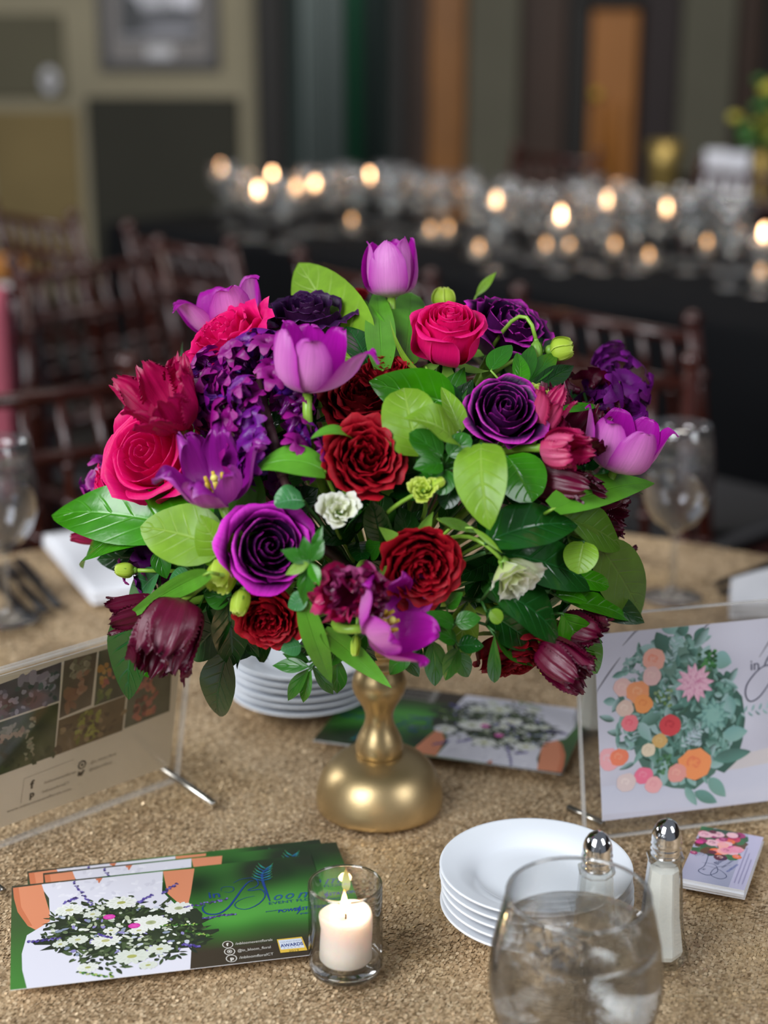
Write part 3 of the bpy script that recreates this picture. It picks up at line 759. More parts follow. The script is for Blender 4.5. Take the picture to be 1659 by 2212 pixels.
# ------------------------------------------------------------------ china, glass
simple('porcelain', 'E4E8EE', .16, spec=.6); simple('linen_white', 'DCDCE0', .9, noise_scale=120, amt=.04, bump=.3, bscale=500)
simple('chrome', 'D8D8DA', .08, 1.0); simple('steel', 'B8B4AC', .25, 1.0); simple('dark_steel', '3A3B3E', .32, .8)
glass_mat('glass', 1.46); glass_mat('water', 1.33, clear=.42); thin_glass('clear_glass', (.97, .975, .975, 1), 1.15, .0, edge=.35); thin_glass('thin_glass', (.92, .93, .93, 1), 2.2, .05, haze=.035); thin_glass('stem_glass', (.95, .96, .96, 1), 2.4, .01, edge=.5, haze=.02); thin_glass('acrylic', (.975, .97, .96, 1), .7, .03)
def plate_me():
    if 'plate' in CACHE: return CACHE['plate']
    R = .0717
    pr = [(.0001, .0045), (.030, .0045), (.041, .0050), (.045, .0068), (.049, .0100), (.060, .0128), (.0695, .0152), (.0712, .0156), (R, .0150), (.0712, .0140), (.062, .0108), (.050, .0072), (.044, .0022), (.043, .0), (.040, .0), (.039, .0014), (.0001, .0016)]
    CACHE['plate'] = MB().lathe([(r, z) for r, z in pr[::-1]], 72).me('plate'); return CACHE['plate']
def plates(c, n, step, where, group):
    words = ['lowest', 'second lowest', 'third', 'fourth', 'fifth', 'sixth']
    for i in range(n):
        w_ = 'topmost' if i == n-1 else words[i]+(' from the bottom' if i > 1 else '')
        r = thing('side_plate', f'white porcelain side plate, {w_} of the stack {where}', 'plate', (c[0]+random.uniform(-.0012, .0012), c[1]+random.uniform(-.0012, .0012), c[2]+i*step), group)
        obj('plate_body', plate_me(), 'porcelain', r)
pc = on(1161, 1868, TZ+.049); plates((pc.x, pc.y, TZ+.0045), 5, .0074, 'in front beside the shakers', 'front stack of white side plates')
pc = on(655, 1438, TZ+.04); plates((pc.x, pc.y, TZ+.0045), 6, .0074, 'behind the gold vase', 'rear stack of white side plates')

def votive():
    p = Vector((-.0272, 1.003, TZ+.003)); R = .0262; H = .068
    g = thing('votive_glass', 'clear glass votive holder in front of the gold vase', 'candle holder', p)
    MB().lathe([(.0001, .0), (R*.86, .0), (R*.96, .0015), (R, .005), (R*1.0, H-.001), (R*.985, H), (R*.955, H), (R*.94, H-.001), (R*.93, .012), (R*.85, .0078), (.0001, .0072)], 64).build('glass_body', 'clear_glass', g)
    MB().lathe([(.0001, .0003), (R*.86, .0003), (R*.97, .0022), (R*.985, .005), (R*.93, .0068), (.0001, .0068)], 48).build('thick_base', 'glass', g)
    MB().tube([(R*.965*math.cos(k*math.pi/24), R*.965*math.sin(k*math.pi/24), H) for k in range(49)], .0009, 8, False).build('rim', 'glass', g)
    t = NT('wax'); b = t.bsdf(lin('F6EAE0'), .4, 0, .4); b.inputs['Subsurface Weight'].default_value = .8; b.inputs['Subsurface Radius'].default_value = (.02, .012, .008); b.inputs['Subsurface Scale'].default_value = .6; t.done(b.outputs[0], 'wax')
    c = thing('votive_candle', 'short white lit candle inside the clear votive holder', 'candle', p+Vector((0, 0, .0085)))
    r = .0192; V = []; F = []; n = 40
    pr = [(.0001, 0), (r*.9, 0), (r*.98, .002), (r*.96, .012), (r*1.0, .024), (r*1.0, .0335), (r*.97, .036), (r*.9, .0362), (r*.8, .0345), (r*.4, .0322), (.0001, .0316)]
    mb = MB().lathe(pr, n)
    mb.V = [(x*(1-.10*max(0, math.cos(math.atan2(y, x)-3.6))*math.exp(-((z-.024)/.007)**2)), y*(1-.10*max(0, math.cos(math.atan2(y, x)-3.6))*math.exp(-((z-.024)/.007)**2)), z+(0.0015*math.sin(2*math.atan2(y, x)) if z > .033 and math.hypot(x, y) > r*.7 else 0)) for x, y, z in mb.V]
    mb.build('wax_body', 'wax', c)
    simple('wick', '2A1C16', .9)
    MB().tube([(0, 0, .030), (.0004, 0, .034), (-.0004, 0, .0378)], [.0007, .0007, .0004], 6).build('wick', 'wick', c)
    t = NT('flame'); co = t.n('ShaderNodeTexCoord').outputs['Object']; sp = t.n('ShaderNodeSeparateXYZ'); t.l(co, sp.inputs[0])
    cc = t.ramp(t.math('MULTIPLY', sp.outputs[2], 1/.0195), [(0, lin('FF9030')), (.3, lin('FFF0C0')), (.8, lin('FFD070')), (1, lin('FF7018'))])
    e = t.n('ShaderNodeEmission'); t.l(cc, e.inputs[0]); e.inputs[1].default_value = 9; t.done(e.outputs[0], 'flame')
    MB().lathe([(.0001, 0), (.0017, .0018), (.0027, .005), (.0026, .009), (.0016, .014), (.0001, .0195)], 12).build('flame', 'flame', c, Matrix.Translation((-.0006, 0, .0352)))
    l = bpy.data.lights.new('candle_light', 'POINT'); l.energy = .05; l.color = (1, .62, .3); l.shadow_soft_size = .004
    lo = bpy.data.objects.new('candle_light', l); COL.objects.link(lo); lo.parent = c; lo.location = (0, 0, .047)
votive()
def tumbler(p, label, k=1.0, n=72, water=.088):
    g = thing('stemless_glass', label, 'glass', p); s = k
    out = [(.0001, .0), (.030, .0), (.038, .003), (.046, .014), (.0525, .030), (.0560, .048), (.0562, .062), (.0540, .082), (.0500, .100), (.0462, .1155), (.0458, .1168), (.0452, .1172), (.0446, .1168)]
    inn = [(.0445, .1155), (.0483, .100), (.0523, .082), (.0545, .062), (.0543, .048), (.0508, .031), (.044, .017), (.036, .009), (.0001, .0065)]
    MB().lathe([(r*s, z*s) for r, z in out+inn], n).build('glass_body', 'clear_glass', g)
    MB().tube([(.0453*math.cos(k*math.pi/32), .0453*math.sin(k*math.pi/32), .1168) for k in range(65)], .0012, 8, False).build('rim', 'glass', g)
    w_ = [(.0001, .0060), (.036, .0086), (.0442, .0168), (.0510, .031), (.0545, .048), (.0547, .062), (.0525, .082), (.0514, water-.001), (.0518, water), (.045, water-.0008), (.0001, water-.0008)]
    ww = thing('water', 'clear ice water filling the stemless glass at the bottom right', 'water', p)
    MB().lathe([(r*s, z*s) for r, z in w_], n).build('water_body', 'water', ww)
    r = random.Random(4)
    for i in range(3):
        a = r.uniform(0, 6.28); q = r.uniform(.012, .03)
        ic = thing('ice_cube', 'melting clear ice cube floating in the water of the stemless glass', 'ice cube', Matrix.Translation(p+Vector((q*math.cos(a), q*math.sin(a), .068+.004*(i % 2)))) @ Matrix.Rotation(r.uniform(0, 3), 4, (r.random(), r.random(), 1)), 'ice cubes in the stemless glass')
        MB().box(-.010, .010, -.009, .009, -.008, .009, bev=.003).build('cube', 'ice', ic)
glass_mat('ice', 1.42, rough=.05)
tumbler(Vector((.1235, .908, TZ+.003)), 'large stemless water glass at the bottom right in front of the plates')

def shaker(p, label, filling, k=1.0):
    g = thing('salt_shaker' if filling == 'salt' else 'pepper_shaker', label, 'shaker', Matrix.Translation(p) @ Matrix.Diagonal((.92, .92, .965, 1))); n = 8
    oct_ = [(.0001, 0), (.0195, .0), (.0222, .002), (.0226, .009), (.0192, .020), (.0166, .035), (.0150, .060), (.0135, .078), (.0128, .082), (.0146, .0845), (.0148, .0865), (.0128, .088), (.0001, .088)]
    o = MB().lathe(oct_, 8).build('glass_body', 'shaker_glass', g, Matrix.Rotation(.39, 4, 'Z'), smooth=False)
    fill = [(.0001, .006), (.0165, .006), (.0178, .010), (.0160, .022), (.0138, .037), (.0124, .058 if filling == 'salt' else .045), (.0001, .060 if filling == 'salt' else .046)]
    if filling == 'salt': fill = fill[:-2]+[(.0122, .062), (.0112, .076), (.0001, .077)]
    MB().lathe(fill, 8).build(filling, 'salt' if filling == 'salt' else 'pepper', g, Matrix.Rotation(.39, 4, 'Z'), smooth=False)
    cap = [(.0001, .086), (.0122, .086), (.0136, .088), (.0128, .0895), (.0126, .091), (.0138, .0925), (.0126, .094), (.0126, .0955), (.0138, .097), (.0130, .0985), (.0132, .101), (.0128, .1045), (.0112, .1085), (.0086, .1122), (.0050, .1148), (.0001, .1158)]
    cp = MB().lathe([(r_*.86, z_) for r_, z_ in cap], 40).build('chrome_cap', 'chrome', g)
    for (x, y) in ((0, 0), (.004, 0), (-.004, 0), (0, .004), (0, -.004)):
        MB().ball((x, y, .1152-abs(x+y)*.18), .0006, 6, 4).build('hole', 'black_frame', cp)
thin_glass('shaker_glass', (.90, .91, .89, 1), 2.0, .02, edge=.35); simple('salt', 'E9E7E2', .9, noise_scale=900, amt=.04); simple('pepper', '9C8C7A', .95, noise_scale=1200, amt=.3)
shaker(on(1424, 2078)+Vector((0, 0, .003)), 'glass salt shaker with chrome domed cap, full of white salt, right of the water glass', 'salt')
shaker(Vector((.1475, .998, TZ+.003)), 'glass pepper shaker with chrome domed cap standing behind the water glass', 'pepper')
shaker(at(1282, 1612, 1.40).xy.to_3d()+Vector((0, 0, TZ+.003)), 'glass salt shaker half hidden behind the photo card on the right', 'salt')

def wineglass(p, label, k=1.0, water=True, mat='thin_glass', n=40, group=None, cat='glass', H=.205):
    g = thing('wine_glass', label, cat, p, group)
    pr = [(.0001, .0), (.034, .0), (.036, .001), (.0355, .002), (.022, .0045), (.008, .008), (.0045, .014), (.0038, .030), (.0037, .060), (.0045, .074), (.010, .082), (.024, .092), (.034, .106), (.0405, .125), (.0425, .145), (.0415, .165), (.0385, .185), (.0350, .205)]
    MB().lathe([(r*k, z*k*H/.205) for r, z in pr + [(r-.001, z+.0012) for r, z in pr[::-1][:9]] + [(.0001, .0835)]], n).build('glass_body', mat, g)
    if water:
        MB().lathe([(r*k, z*k*H/.205) for r, z in [(.0001, .0845), (.010, .0850), (.0225, .0945), (.0325, .108), (.0388, .126), (.0405, .145), (.0395, .160), (.0001, .160)]], n).build('water', 'water_thin', g)
    return g
thin_glass('water_thin', (.80, .80, .82, 1), .9)
wineglass(on(1450, 1292)+Vector((0, 0, .002)), 'blurred stemmed wine glass of water at the right edge of the table', 1.0, mat='stem_glass')
wineglass(on(18, 1340)+Vector((0, 0, .002)), 'blurred stemmed wine glass of water at the left edge of the table', 1.0, mat='stem_glass')

# napkins and cutlery at the far place settings
def folded(name, label, cat, corners, h, mat, layers=4, seed=0):
    c = sum(corners, Vector())/4; g = thing(name, label, cat, Matrix.Translation((c.x, c.y, TZ+.002))); r = random.Random(seed)
    for i in range(layers):
        n = 10; V = []; F = []; sh = .004*i
        P = [p-c for p in corners]
        for j in range(n+1):
            for k in range(n+1):
                a, b = k/n, j/n; q = P[0]*(1-a)*(1-b)+P[1]*a*(1-b)+P[2]*a*b+P[3]*(1-a)*b; q = q*(1-sh*1.4)
                z = h*(i+.15)/layers + h*.10*math.sin(a*5+i)*math.sin(b*4+seed); V.append((q.x, q.y, max(z, .0)))
        m = (n+1)**2; V += [(x, y, z+h/layers*.75) for x, y, z in V]
        for j in range(n):
            for k in range(n):
                a = j*(n+1)+k; F += [(a, a+n+1, a+n+2, a+1), (m+a, m+a+1, m+a+n+2, m+a+n+1)]
        for k in range(n):
            for (a, b) in ((k, k+1), (n*(n+1)+k+1, n*(n+1)+k), ((k+1)*(n+1), k*(n+1)), (k*(n+1)+n, (k+1)*(n+1)+n)): F.append((a, b, m+b, m+a))
        obj('fold', mesh('fold', V, F), mat, g)
folded('napkin', 'folded white napkin behind the flowers on the left', 'napkin', [on(200, 1312), on(330, 1300), on(300, 1160), on(92, 1182)], .016, 'linen_white', 4, 1)
folded('napkin', 'folded white napkin behind the photo card on the right', 'napkin', [on(1575, 1345), on(1790, 1345), on(1700, 1255), on(1575, 1290)], .022, 'linen_white', 4, 2)
def cutlery(kind, p0, p1, label, group=None):
    d = (p1-p0); L = d.length; M = Matrix.Translation(p0+Vector((0, 0, .005))) @ rz(math.atan2(d.y, d.x)); g = thing(kind, label, 'cutlery', M, group)
    MB().box(0, L*.5, -.0055, .0055, -.0022, .0022, bev=.002).build('handle', 'dark_steel', g)
    mb = MB()
    if kind == 'knife': mb.box(L*.5, L, -.008, .006, -.0008, .0008, bev=.0006)
    else:
        mb.box(L*.5, L*.74, -.003, .003, -.001, .001, bev=.0008).box(L*.72, L*.82, -.011, .011, -.001, .001, bev=.001)
        for k in range(4): mb.box(L*.82, L, -.011+k*.0062, -.0075+k*.0062, -.0008, .0008)
    mb.build('blade' if kind == 'knife' else 'tines', 'dark_steel', g)
for i, (kd, a, b, lb) in enumerate([('knife', (128, 1320), (35, 1215), 'dark steel knife closest to the napkin at the left place setting'), ('fork', (98, 1330), (2, 1225), 'dark steel fork in the middle of the left place setting'), ('knife', (68, 1345), (-40, 1232), 'dark steel knife furthest left at the left place setting'),
        ('fork', (1555, 1290), (1680, 1238), 'dark steel fork beside the napkin at the right edge'), ('knife', (1545, 1272), (1670, 1222), 'dark steel knife beyond the fork at the right edge')]):
    cutlery(kd, on(*a), on(*b), lb)
# ------------------------------------------------------------------ the pedestal vase
def build_vase():
    root = thing('pedestal_vase', 'matte gold pedestal vase with domed foot holding the bouquet', 'vase', (VX, VY, TZ+.001))
    t = NT('gold'); co = t.n('ShaderNodeTexCoord').outputs['Object']
    nz = t.noise(co, 9, 4, .6); c = t.ramp(nz, [(.3, lin('B0986C')), (.75, lin('C2AA80'))])
    b = t.bsdf(c, .4, .86, .5); t.l(t.math('MULTIPLY_ADD', nz, .14, .31), b.inputs['Roughness'])
    vor = t.noise(co, 420, 3, .6); t.l(t.bump(vor, .12, .0006), b.inputs['Normal']); t.done(b.outputs[0], 'gold')
    foot = [(.0001, .0), (.052, .0), (.0543, .0012), (.0546, .005), (.0542, .011), (.0528, .018), (.0502, .0255), (.0462, .033), (.0405, .0395), (.033, .0445), (.0255, .0472), (.0205, .048), (.0001, .048)]
    MB().lathe(foot, 64).build('foot', 'gold', root)
    prof = [(.0001, .040), (.0185, .0405), (.0197, .042), (.0205, .046), (.0204, .050), (.019, .0555), (.016, .062), (.0132, .068), (.0119, .074), (.0121, .079), (.0140, .085), (.0178, .0915), (.0212, .0975), (.0230, .1035), (.0229, .109), (.0212, .1145), (.0190, .1185),
            (.0182, .120), (.0182, .1215), (.0196, .1228), (.0199, .1245), (.0196, .126), (.0178, .1275), (.0172, .1290), (.0172, .132), (.0190, .1345), (.0198, .1362), (.0188, .138), (.0175, .141), (.020, .146), (.0001, .146)]
    prof = [(r_, z_+.0062) for r_, z_ in prof]; MB().lathe(prof, 56).build('baluster', 'gold', root)
    MB().lathe([(.0001, .145), (.02, .1455), (.034, .149), (.046, .156), (.051, .168), (.052, .178), (.050, .178), (.048, .168), (.043, .159), (.0001, .158)], 48).build('cup', 'gold', root)
    fo = thing('floral_foam', 'dark green floral foam block inside the gold vase cup under the flowers', 'floral foam', (VX, VY, TZ+.1605))
    MB().ball((0, 0, .034), .044, 18, 10, (1, 1, .78)).build('block', 'foam', fo)
build_vase()

# ------------------------------------------------------------------ roses
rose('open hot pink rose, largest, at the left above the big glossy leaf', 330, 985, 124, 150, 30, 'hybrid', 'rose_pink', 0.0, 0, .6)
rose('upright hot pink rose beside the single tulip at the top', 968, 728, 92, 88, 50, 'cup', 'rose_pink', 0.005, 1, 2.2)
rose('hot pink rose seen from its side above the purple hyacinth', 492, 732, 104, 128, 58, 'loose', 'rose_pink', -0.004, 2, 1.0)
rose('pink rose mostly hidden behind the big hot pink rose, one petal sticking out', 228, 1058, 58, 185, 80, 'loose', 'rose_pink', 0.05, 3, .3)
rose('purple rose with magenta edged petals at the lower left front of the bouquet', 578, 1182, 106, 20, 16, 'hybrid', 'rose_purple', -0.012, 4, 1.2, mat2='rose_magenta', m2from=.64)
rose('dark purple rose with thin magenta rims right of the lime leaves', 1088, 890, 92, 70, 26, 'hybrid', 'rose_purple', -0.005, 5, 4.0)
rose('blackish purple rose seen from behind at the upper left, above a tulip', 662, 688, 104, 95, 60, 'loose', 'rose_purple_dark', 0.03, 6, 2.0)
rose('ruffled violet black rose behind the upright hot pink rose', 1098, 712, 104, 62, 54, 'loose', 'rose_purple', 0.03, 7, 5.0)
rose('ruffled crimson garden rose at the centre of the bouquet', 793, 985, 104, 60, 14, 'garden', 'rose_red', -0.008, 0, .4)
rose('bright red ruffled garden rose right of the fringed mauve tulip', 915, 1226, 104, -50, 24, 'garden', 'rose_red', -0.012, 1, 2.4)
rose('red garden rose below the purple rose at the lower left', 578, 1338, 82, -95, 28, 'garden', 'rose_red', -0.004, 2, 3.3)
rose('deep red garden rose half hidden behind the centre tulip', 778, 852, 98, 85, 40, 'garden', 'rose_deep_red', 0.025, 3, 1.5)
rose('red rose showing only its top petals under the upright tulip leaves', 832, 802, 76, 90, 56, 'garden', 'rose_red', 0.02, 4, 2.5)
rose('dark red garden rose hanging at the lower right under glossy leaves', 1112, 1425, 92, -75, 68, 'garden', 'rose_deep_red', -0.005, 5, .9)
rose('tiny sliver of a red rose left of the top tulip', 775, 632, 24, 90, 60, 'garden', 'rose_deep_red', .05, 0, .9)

# ------------------------------------------------------------------ tulips
tulip('single upright violet tulip at the very top of the bouquet', 845, 642, 54, 130, 92, 78, 'tulip_violet', .07, .01, .3, seed=1)
tulip('violet tulip with one splayed petal above the left of centre', 664, 846, 66, 152, 84, 70, 'tulip_violet', .16, -.016, 1.55, seed=2, ruf=.07, splay=(4,), stemdir=facing(-92, 84))
tulip('open violet tulip at the upper left behind the pink rose', 500, 722, 60, 120, 108, 76, 'tulip_violet', .36, .035, .8, seed=3)
tulip('pale lilac tulip leaning right at the far right of the bouquet', 1326, 1018, 62, 138, 72, 72, 'tulip_violet', .30, .0, .9, seed=4)
tulip('wide open dark violet tulip with a yellow pistil on the left', 474, 1075, 60, 128, 100, 48, 'tulip_open_violet', .36, -.016, .5, True, seed=5, ruf=.24, stemdir=facing(-70, 70), wf=.95)
tulip('open pink violet tulip with yellow stamens hanging at the bottom centre', 806, 1354, 66, 122, 22, 54, 'tulip_violet', .40, -.03, .2, True, seed=6, ruf=.06, stemdir=facing(188, 60))
# ------------------------------------------------------------------ parrot tulips
parrot('crimson fringed parrot tulip at the upper left over the pink rose', 385, 915, 62, 130, 118, 50, 'parrot_crimson', .42, -.012, .2, 8, seed=1)
parrot('burgundy fringed parrot tulip drooping at the lower left', 396, 1296, 68, 172, -110, 74, 'parrot_burgundy', .12, -.02, .7, 8, seed=2, stemdir=facing(45, 70))
parrot('small burgundy fringed tulip reaching left below the long thin leaf', 350, 1310, 34, 125, 190, 74, 'parrot_burgundy', .3, .01, 0, 5, seed=12)
parrot('mauve and burgundy parrot tulip with frilled petals at the bottom centre', 768, 1262, 62, 84, -100, 22, 'parrot_mauve', .26, -.02, .4, 14, seed=3, ruf=.20, mat2='parrot_rose', shr=.72)
parrot('rosy parrot tulip bud right of the dark purple rose', 1175, 968, 42, 96, -8, 55, 'parrot_rose', .14, -.01, 1.1, 6, seed=4)
parrot('small crimson fringed tulip beside the round green bud', 1168, 925, 30, 88, 58, 66, 'parrot_rose', .5, .0, .1, 5, seed=5)
parrot('dark wine coloured parrot tulip behind the small crimson one', 1205, 985, 60, 120, 62, 60, 'parrot_burgundy', .35, .03, .8, 8, seed=6)
parrot('dark purple tulip lying under the pale lilac tulip at the right', 1150, 1035, 48, 150, -14, 70, 'parrot_burgundy', .1, .02, .2, 6, seed=7)
parrot('burgundy parrot tulip pointing down at the lower right', 1165, 1392, 46, 135, -38, 72, 'parrot_burgundy', .12, -.01, .6, 6, seed=8)
parrot('burgundy fringed tulip behind the mid green leaf on the lower right', 1205, 1350, 50, 110, -25, 70, 'parrot_burgundy', .22, .03, .3, 8, seed=9)
parrot('burgundy fringed tulip peeking out behind the olive leaf on the right', 1285, 1225, 40, 84, 0, 78, 'parrot_burgundy', .22, .10, .3, 7, seed=10)
parrot('purple fringed tulip low at the right edge under the long tulip leaf', 1275, 1120, 38, 76, -5, 78, 'parrot_burgundy', .2, .05, .9, 6, seed=11)
parrot('dark red tulip tip behind the two glossy leaves on the far left', 215, 1160, 20, 60, 170, 78, 'parrot_crimson', .1, .06, .9, 5, seed=13)

# ------------------------------------------------------------------ hyacinth and stock
def spike(name, label, P, n, spread, mats, size, seed, off=0.0, stemmat='stem_brown', rad=.004, up=0.2, petals=6, flare=1.0, k=1.0, tube=.009):
    pts = [dome(px, py, off + o, k) for px, py, o in P]
    root = thing(name, label, 'flower', Matrix.Translation(pts[-1])); Mi = root.matrix_basis.inverted(); r = random.Random(seed)
    MB().tube([Mi @ p for p in pts], [rad*(.6+.6*i/len(pts)) for i in range(len(pts))], 8).build('stalk', stemmat, root)
    sp = spline([tuple(p) for p in pts], 60)
    for i in range(n):
        t = (i+.5)/n; p = Vector(sp[min(59, int(t*59))]); ax = (Vector(sp[0])-Vector(sp[-1])).normalized()
        a = r.uniform(0, 6.28) if r.random() < .5 else r.choice([0, math.pi])+r.gauss(0, .55); e1 = ax.cross(VIEW).normalized(); e2 = e1.cross(ax)
        if e2.dot(VIEW) > 0: e2 = -e2
        d = e1*math.cos(a) + e2*(math.sin(a)*.75+.25) + ax*(up + .5*(1-t)**3*2)
        d.normalize(); q = p + d*spread*r.uniform(.25, 1.0)*(0.65+.35*min(1, t*3))
        M = frame(q, (d + Vector((r.uniform(-.4, .4), r.uniform(-.4, .4), r.uniform(-.4, .4)))).normalized(), r.uniform(0, 6.28))
        me = mesh_with(floret_mesh(r.randrange(5), petals, .013, .0085, flare, tube), r.choice(mats))
        obj('floret', me, None, root, Mi @ M @ Matrix.Scale(size*r.uniform(.85, 1.15), 4))
        if i % 2 == 0: pass
    add_stem(root, pts[-1], (pts[-1]-pts[-2]).normalized() if len(pts) > 1 else -VIEW, rad*.8, stemmat)
    return root
spike('hyacinth', 'tall violet hyacinth spike with brown stalk left of the centre tulip', [(554, 800, .0), (564, 850, -.002), (585, 930, -.002), (612, 1030, .002)], 84, .026, ['hyacinth_violet', 'hyacinth_magenta', 'hyacinth_magenta'], .95, 5, -.004)
spike('hyacinth', 'violet hyacinth florets filling the gap right of the crimson parrot tulip', [(492, 820, .01), (500, 860, .008), (505, 910, .01)], 34, .020, ['hyacinth_magenta', 'hyacinth_violet'], 1.0, 6, .006)
spike('stock_flower', 'dark purple ruffled stock flower standing out at the upper right edge', [(1325, 790, .03), (1338, 860, .03), (1315, 920, .03)], 17, .014, ['stock_purple'], 1.35, 7, .02, 'stem_dark', .002, petals=5, flare=.9, tube=.004)
spike('stock_flower', 'dark purple stock flower cluster behind the pale lilac tulip', [(1262, 850, .03), (1275, 900, .03)], 10, .016, ['stock_purple', 'parrot_burgundy'], 1.25, 8, .03, 'stem_dark', .002, petals=5, flare=.9, tube=.004)
spike('stock_flower', 'small magenta purple stock florets beside the green bud on the left', [(305, 1215, .02), (322, 1245, .02), (335, 1270, .02)], 7, .008, ['hyacinth_magenta', 'stock_purple'], 1.0, 9, .02, 'stem_dark', .0015, petals=5, flare=.8, tube=.004)
spike('stock_flower', 'purple stock florets behind the big hot pink rose on the left edge', [(218, 1020, .04), (235, 1060, .04)], 7, .010, ['hyacinth_magenta', 'hyacinth_violet'], 1.1, 10, .04, 'stem_dark', .0015, petals=5, flare=.9, tube=.004)

# ------------------------------------------------------------------ lisianthus
def lisi(label, px, py, Rpx, az, tilt, mat, off=-.01, var=0, hk=1.0, spin=0, stemdir=None, name='lisianthus', n=5):
    root, R, a = bloom_root(name, label, px, py, Rpx, az, tilt, off, .6*hk, spin=spin)
    S = Matrix.Diagonal((R/.04, R/.04, R/.04*hk, 1))
    for me, z in rose_petals('lisi', R, R, var): obj('petal', mesh_with(me, mat), None, root, rz(z) @ S)
    cx_ = MB().ball((0, 0, -R*.05), R*.22, 9, 6, (1, 1, 1.2)).build('calyx', 'sepal', root)
    m = leaf_mesh(R*.9, R*.12, 'lance', .3, -1.0, nu=5, nv=6)
    for k in range(n): obj('sepal', m, 'sepal', cx_, rz(k*1.256) @ Matrix.Translation((R*.12, 0, 0)) @ Matrix.Rotation(-math.pi/2, 4, 'Z') @ Matrix.Rotation(.7, 4, 'X'))
    add_stem(root, root.matrix_basis.translation, stemdir or -a, .0016)
    return root
def bud(label, px, py, Rpx, Hpx, az, tilt, mat='lisianthus_green', off=-.01, seed=0, openk=.0, stemdir=None, name='lisianthus_bud'):
    """closed bud: spiralled petals, px,py is its heel"""
    A = dome(px, py, off); a = facing(az, tilt); sc = depth(A)/FPX; R = Rpx*sc; H = Hpx*sc
    root = thing(name, label, 'flower bud', frame(A, a, seed))
    for i in range(5):
        o = openk
        prof = [(R*.15, 0), (R*.85, H*.2), (R*(.98+o*.3), H*.5), (R*(.75+o), H*.82), (R*(.38+o*1.8), H)]
        me = petal_mesh(prof, [R*.4, R*.95, R*1.0, R*.85, R*.5], 9, 10, 1.05, .12, 2, R*.10, 2, .03, 5, spiral=R*.10, seed=seed*7+i, minr=R*.25)
        obj('petal', me, mat, root, rz(i*1.2566))
    cx_ = MB().ball((0, 0, R*.1), R*.5, 8, 6).build('calyx', 'sepal', root)
    m = leaf_mesh(H*.6, R*.3, 'lance', .3, -.4, nu=5, nv=6)
    for k in range(5): obj('sepal', m, 'sepal', cx_, rz(k*1.256+.3) @ Matrix.Translation((R*.45, 0, 0)) @ Matrix.Rotation(-math.pi/2, 4, 'Z') @ Matrix.Rotation(1.15, 4, 'X'))
    add_stem(root, A, stemdir or -a, .0016)
    return root
lisi('greenish white lisianthus with swirled petals between the purple and crimson roses', 733, 1102, 42, 60, 18, 'lisianthus_white', -.01, 0)
lisi('creamy white frilled lisianthus drooping at the right front', 1110, 1246, 60, -58, 58, 'lisianthus_white', -.02, 1, 1.1, stemdir=facing(130, 60))
lisi('small lime green lisianthus opening below the lime leaves', 915, 1060, 30, 110, 20, 'lisianthus_green', -.01, 2)
lisi('round ruffled green lisianthus above the rosy parrot tulip', 1160, 852, 27, 60, 40, 'lisianthus_green', -.005, 3)
bud('frilled lime green bud opening downwards left of the purple rose', 492, 1208, 30, 74, -110, 66, openk=.22, seed=1, stemdir=facing(60, 60))
bud('narrow lime green bud hanging over the lower left red rose', 528, 1272, 19, 60, -104, 70, seed=2, openk=.1, stemdir=facing(80, 60))
bud('plump lime green bud at the upper right edge of the bouquet', 1186, 757, 25, 52, 5, 80, seed=3, openk=.05, off=.0)
bud('small lime green bud pointing left at the lower left edge', 292, 1232, 16, 44, 178, 84, seed=4, off=.0)
bud('pale green bud behind the upright hot pink rose', 958, 665, 24, 44, 90, 80, seed=5, off=.05)
bud('slim green nodding bud on a curved stalk at the upper right', 1158, 735, 12, 42, -85, 80, mat='sepal', seed=6, off=-.01, stemdir=facing(100, 85))
bud('slim green bud pointing right beside the small lime lisianthus', 932, 1050, 11, 32, 25, 80, seed=7)
bud('thin green bud hanging below the bottom centre tulip', 770, 1370, 10, 48, -95, 80, seed=8, off=-.005)
bud('small pale green bud hanging between the two lower right flowers', 1172, 1412, 12, 46, -85, 80, seed=9, off=-.01, openk=.0)

# ------------------------------------------------------------------ leaves
def sprig(name, label, leaves, mat_stem='stem_dark', cat='foliage', target=None, rad=.0016, stemoff=.01):
    """leaves: (bx, by, tx, ty, width_px, kind, mat, off_base, off_tip, roll, fold, bend, ruf, hook)"""
    bs = []
    for L in leaves: bs.append(dome(L[0], L[1], L[7]))
    mean = sum(bs, Vector())/len(bs)
    T = (target or FOAM) + (mean-FOAM).normalized()*.032
    root = thing(name, label, cat, Matrix.Translation(T)); Mi = root.matrix_basis.inverted()
    hub = mean + (mean-FOAM).normalized()*(-.012)
    MB().tube([Mi @ p for p in [T, T.lerp(hub, .5)+Vector((0, 0, .008)), hub]], rad, 6).build('stem', mat_stem, root)
    for i, L in enumerate(leaves):
        L = tuple(L) + (0, .3, .4, 0, 0)[len(L)-9:]
        bx, by, tx, ty, W, kind, mat, o1, o2, roll, fold, bend, ruf, hook = L
        A = bs[i]; B = dome(tx, ty, o2)
        n = (-VIEW + Vector((0, 0, .35))).normalized(); y = (B-A).normalized()
        n = Quaternion(y, D2R(roll)) @ n
        wm = W*depth(A.lerp(B, .5))/FPX
        me = leaf_mesh((B-A).length, wm, kind, fold, bend, 0.0, ruf*wm, i*7+int(bx), hook=hook)
        obj('leaf', me, mat, root, Mi @ leaf_frame(A, B, n))
        if (hub-A).length > .004:
            P = [Mi @ p for p in [hub, hub.lerp(A, .6), A, A.lerp(B, .06)]]
            MB().tube(P, [rad*.9, rad*.8, rad*.7, rad*.5], 5).build('petiole', mat_stem, root)
    return root
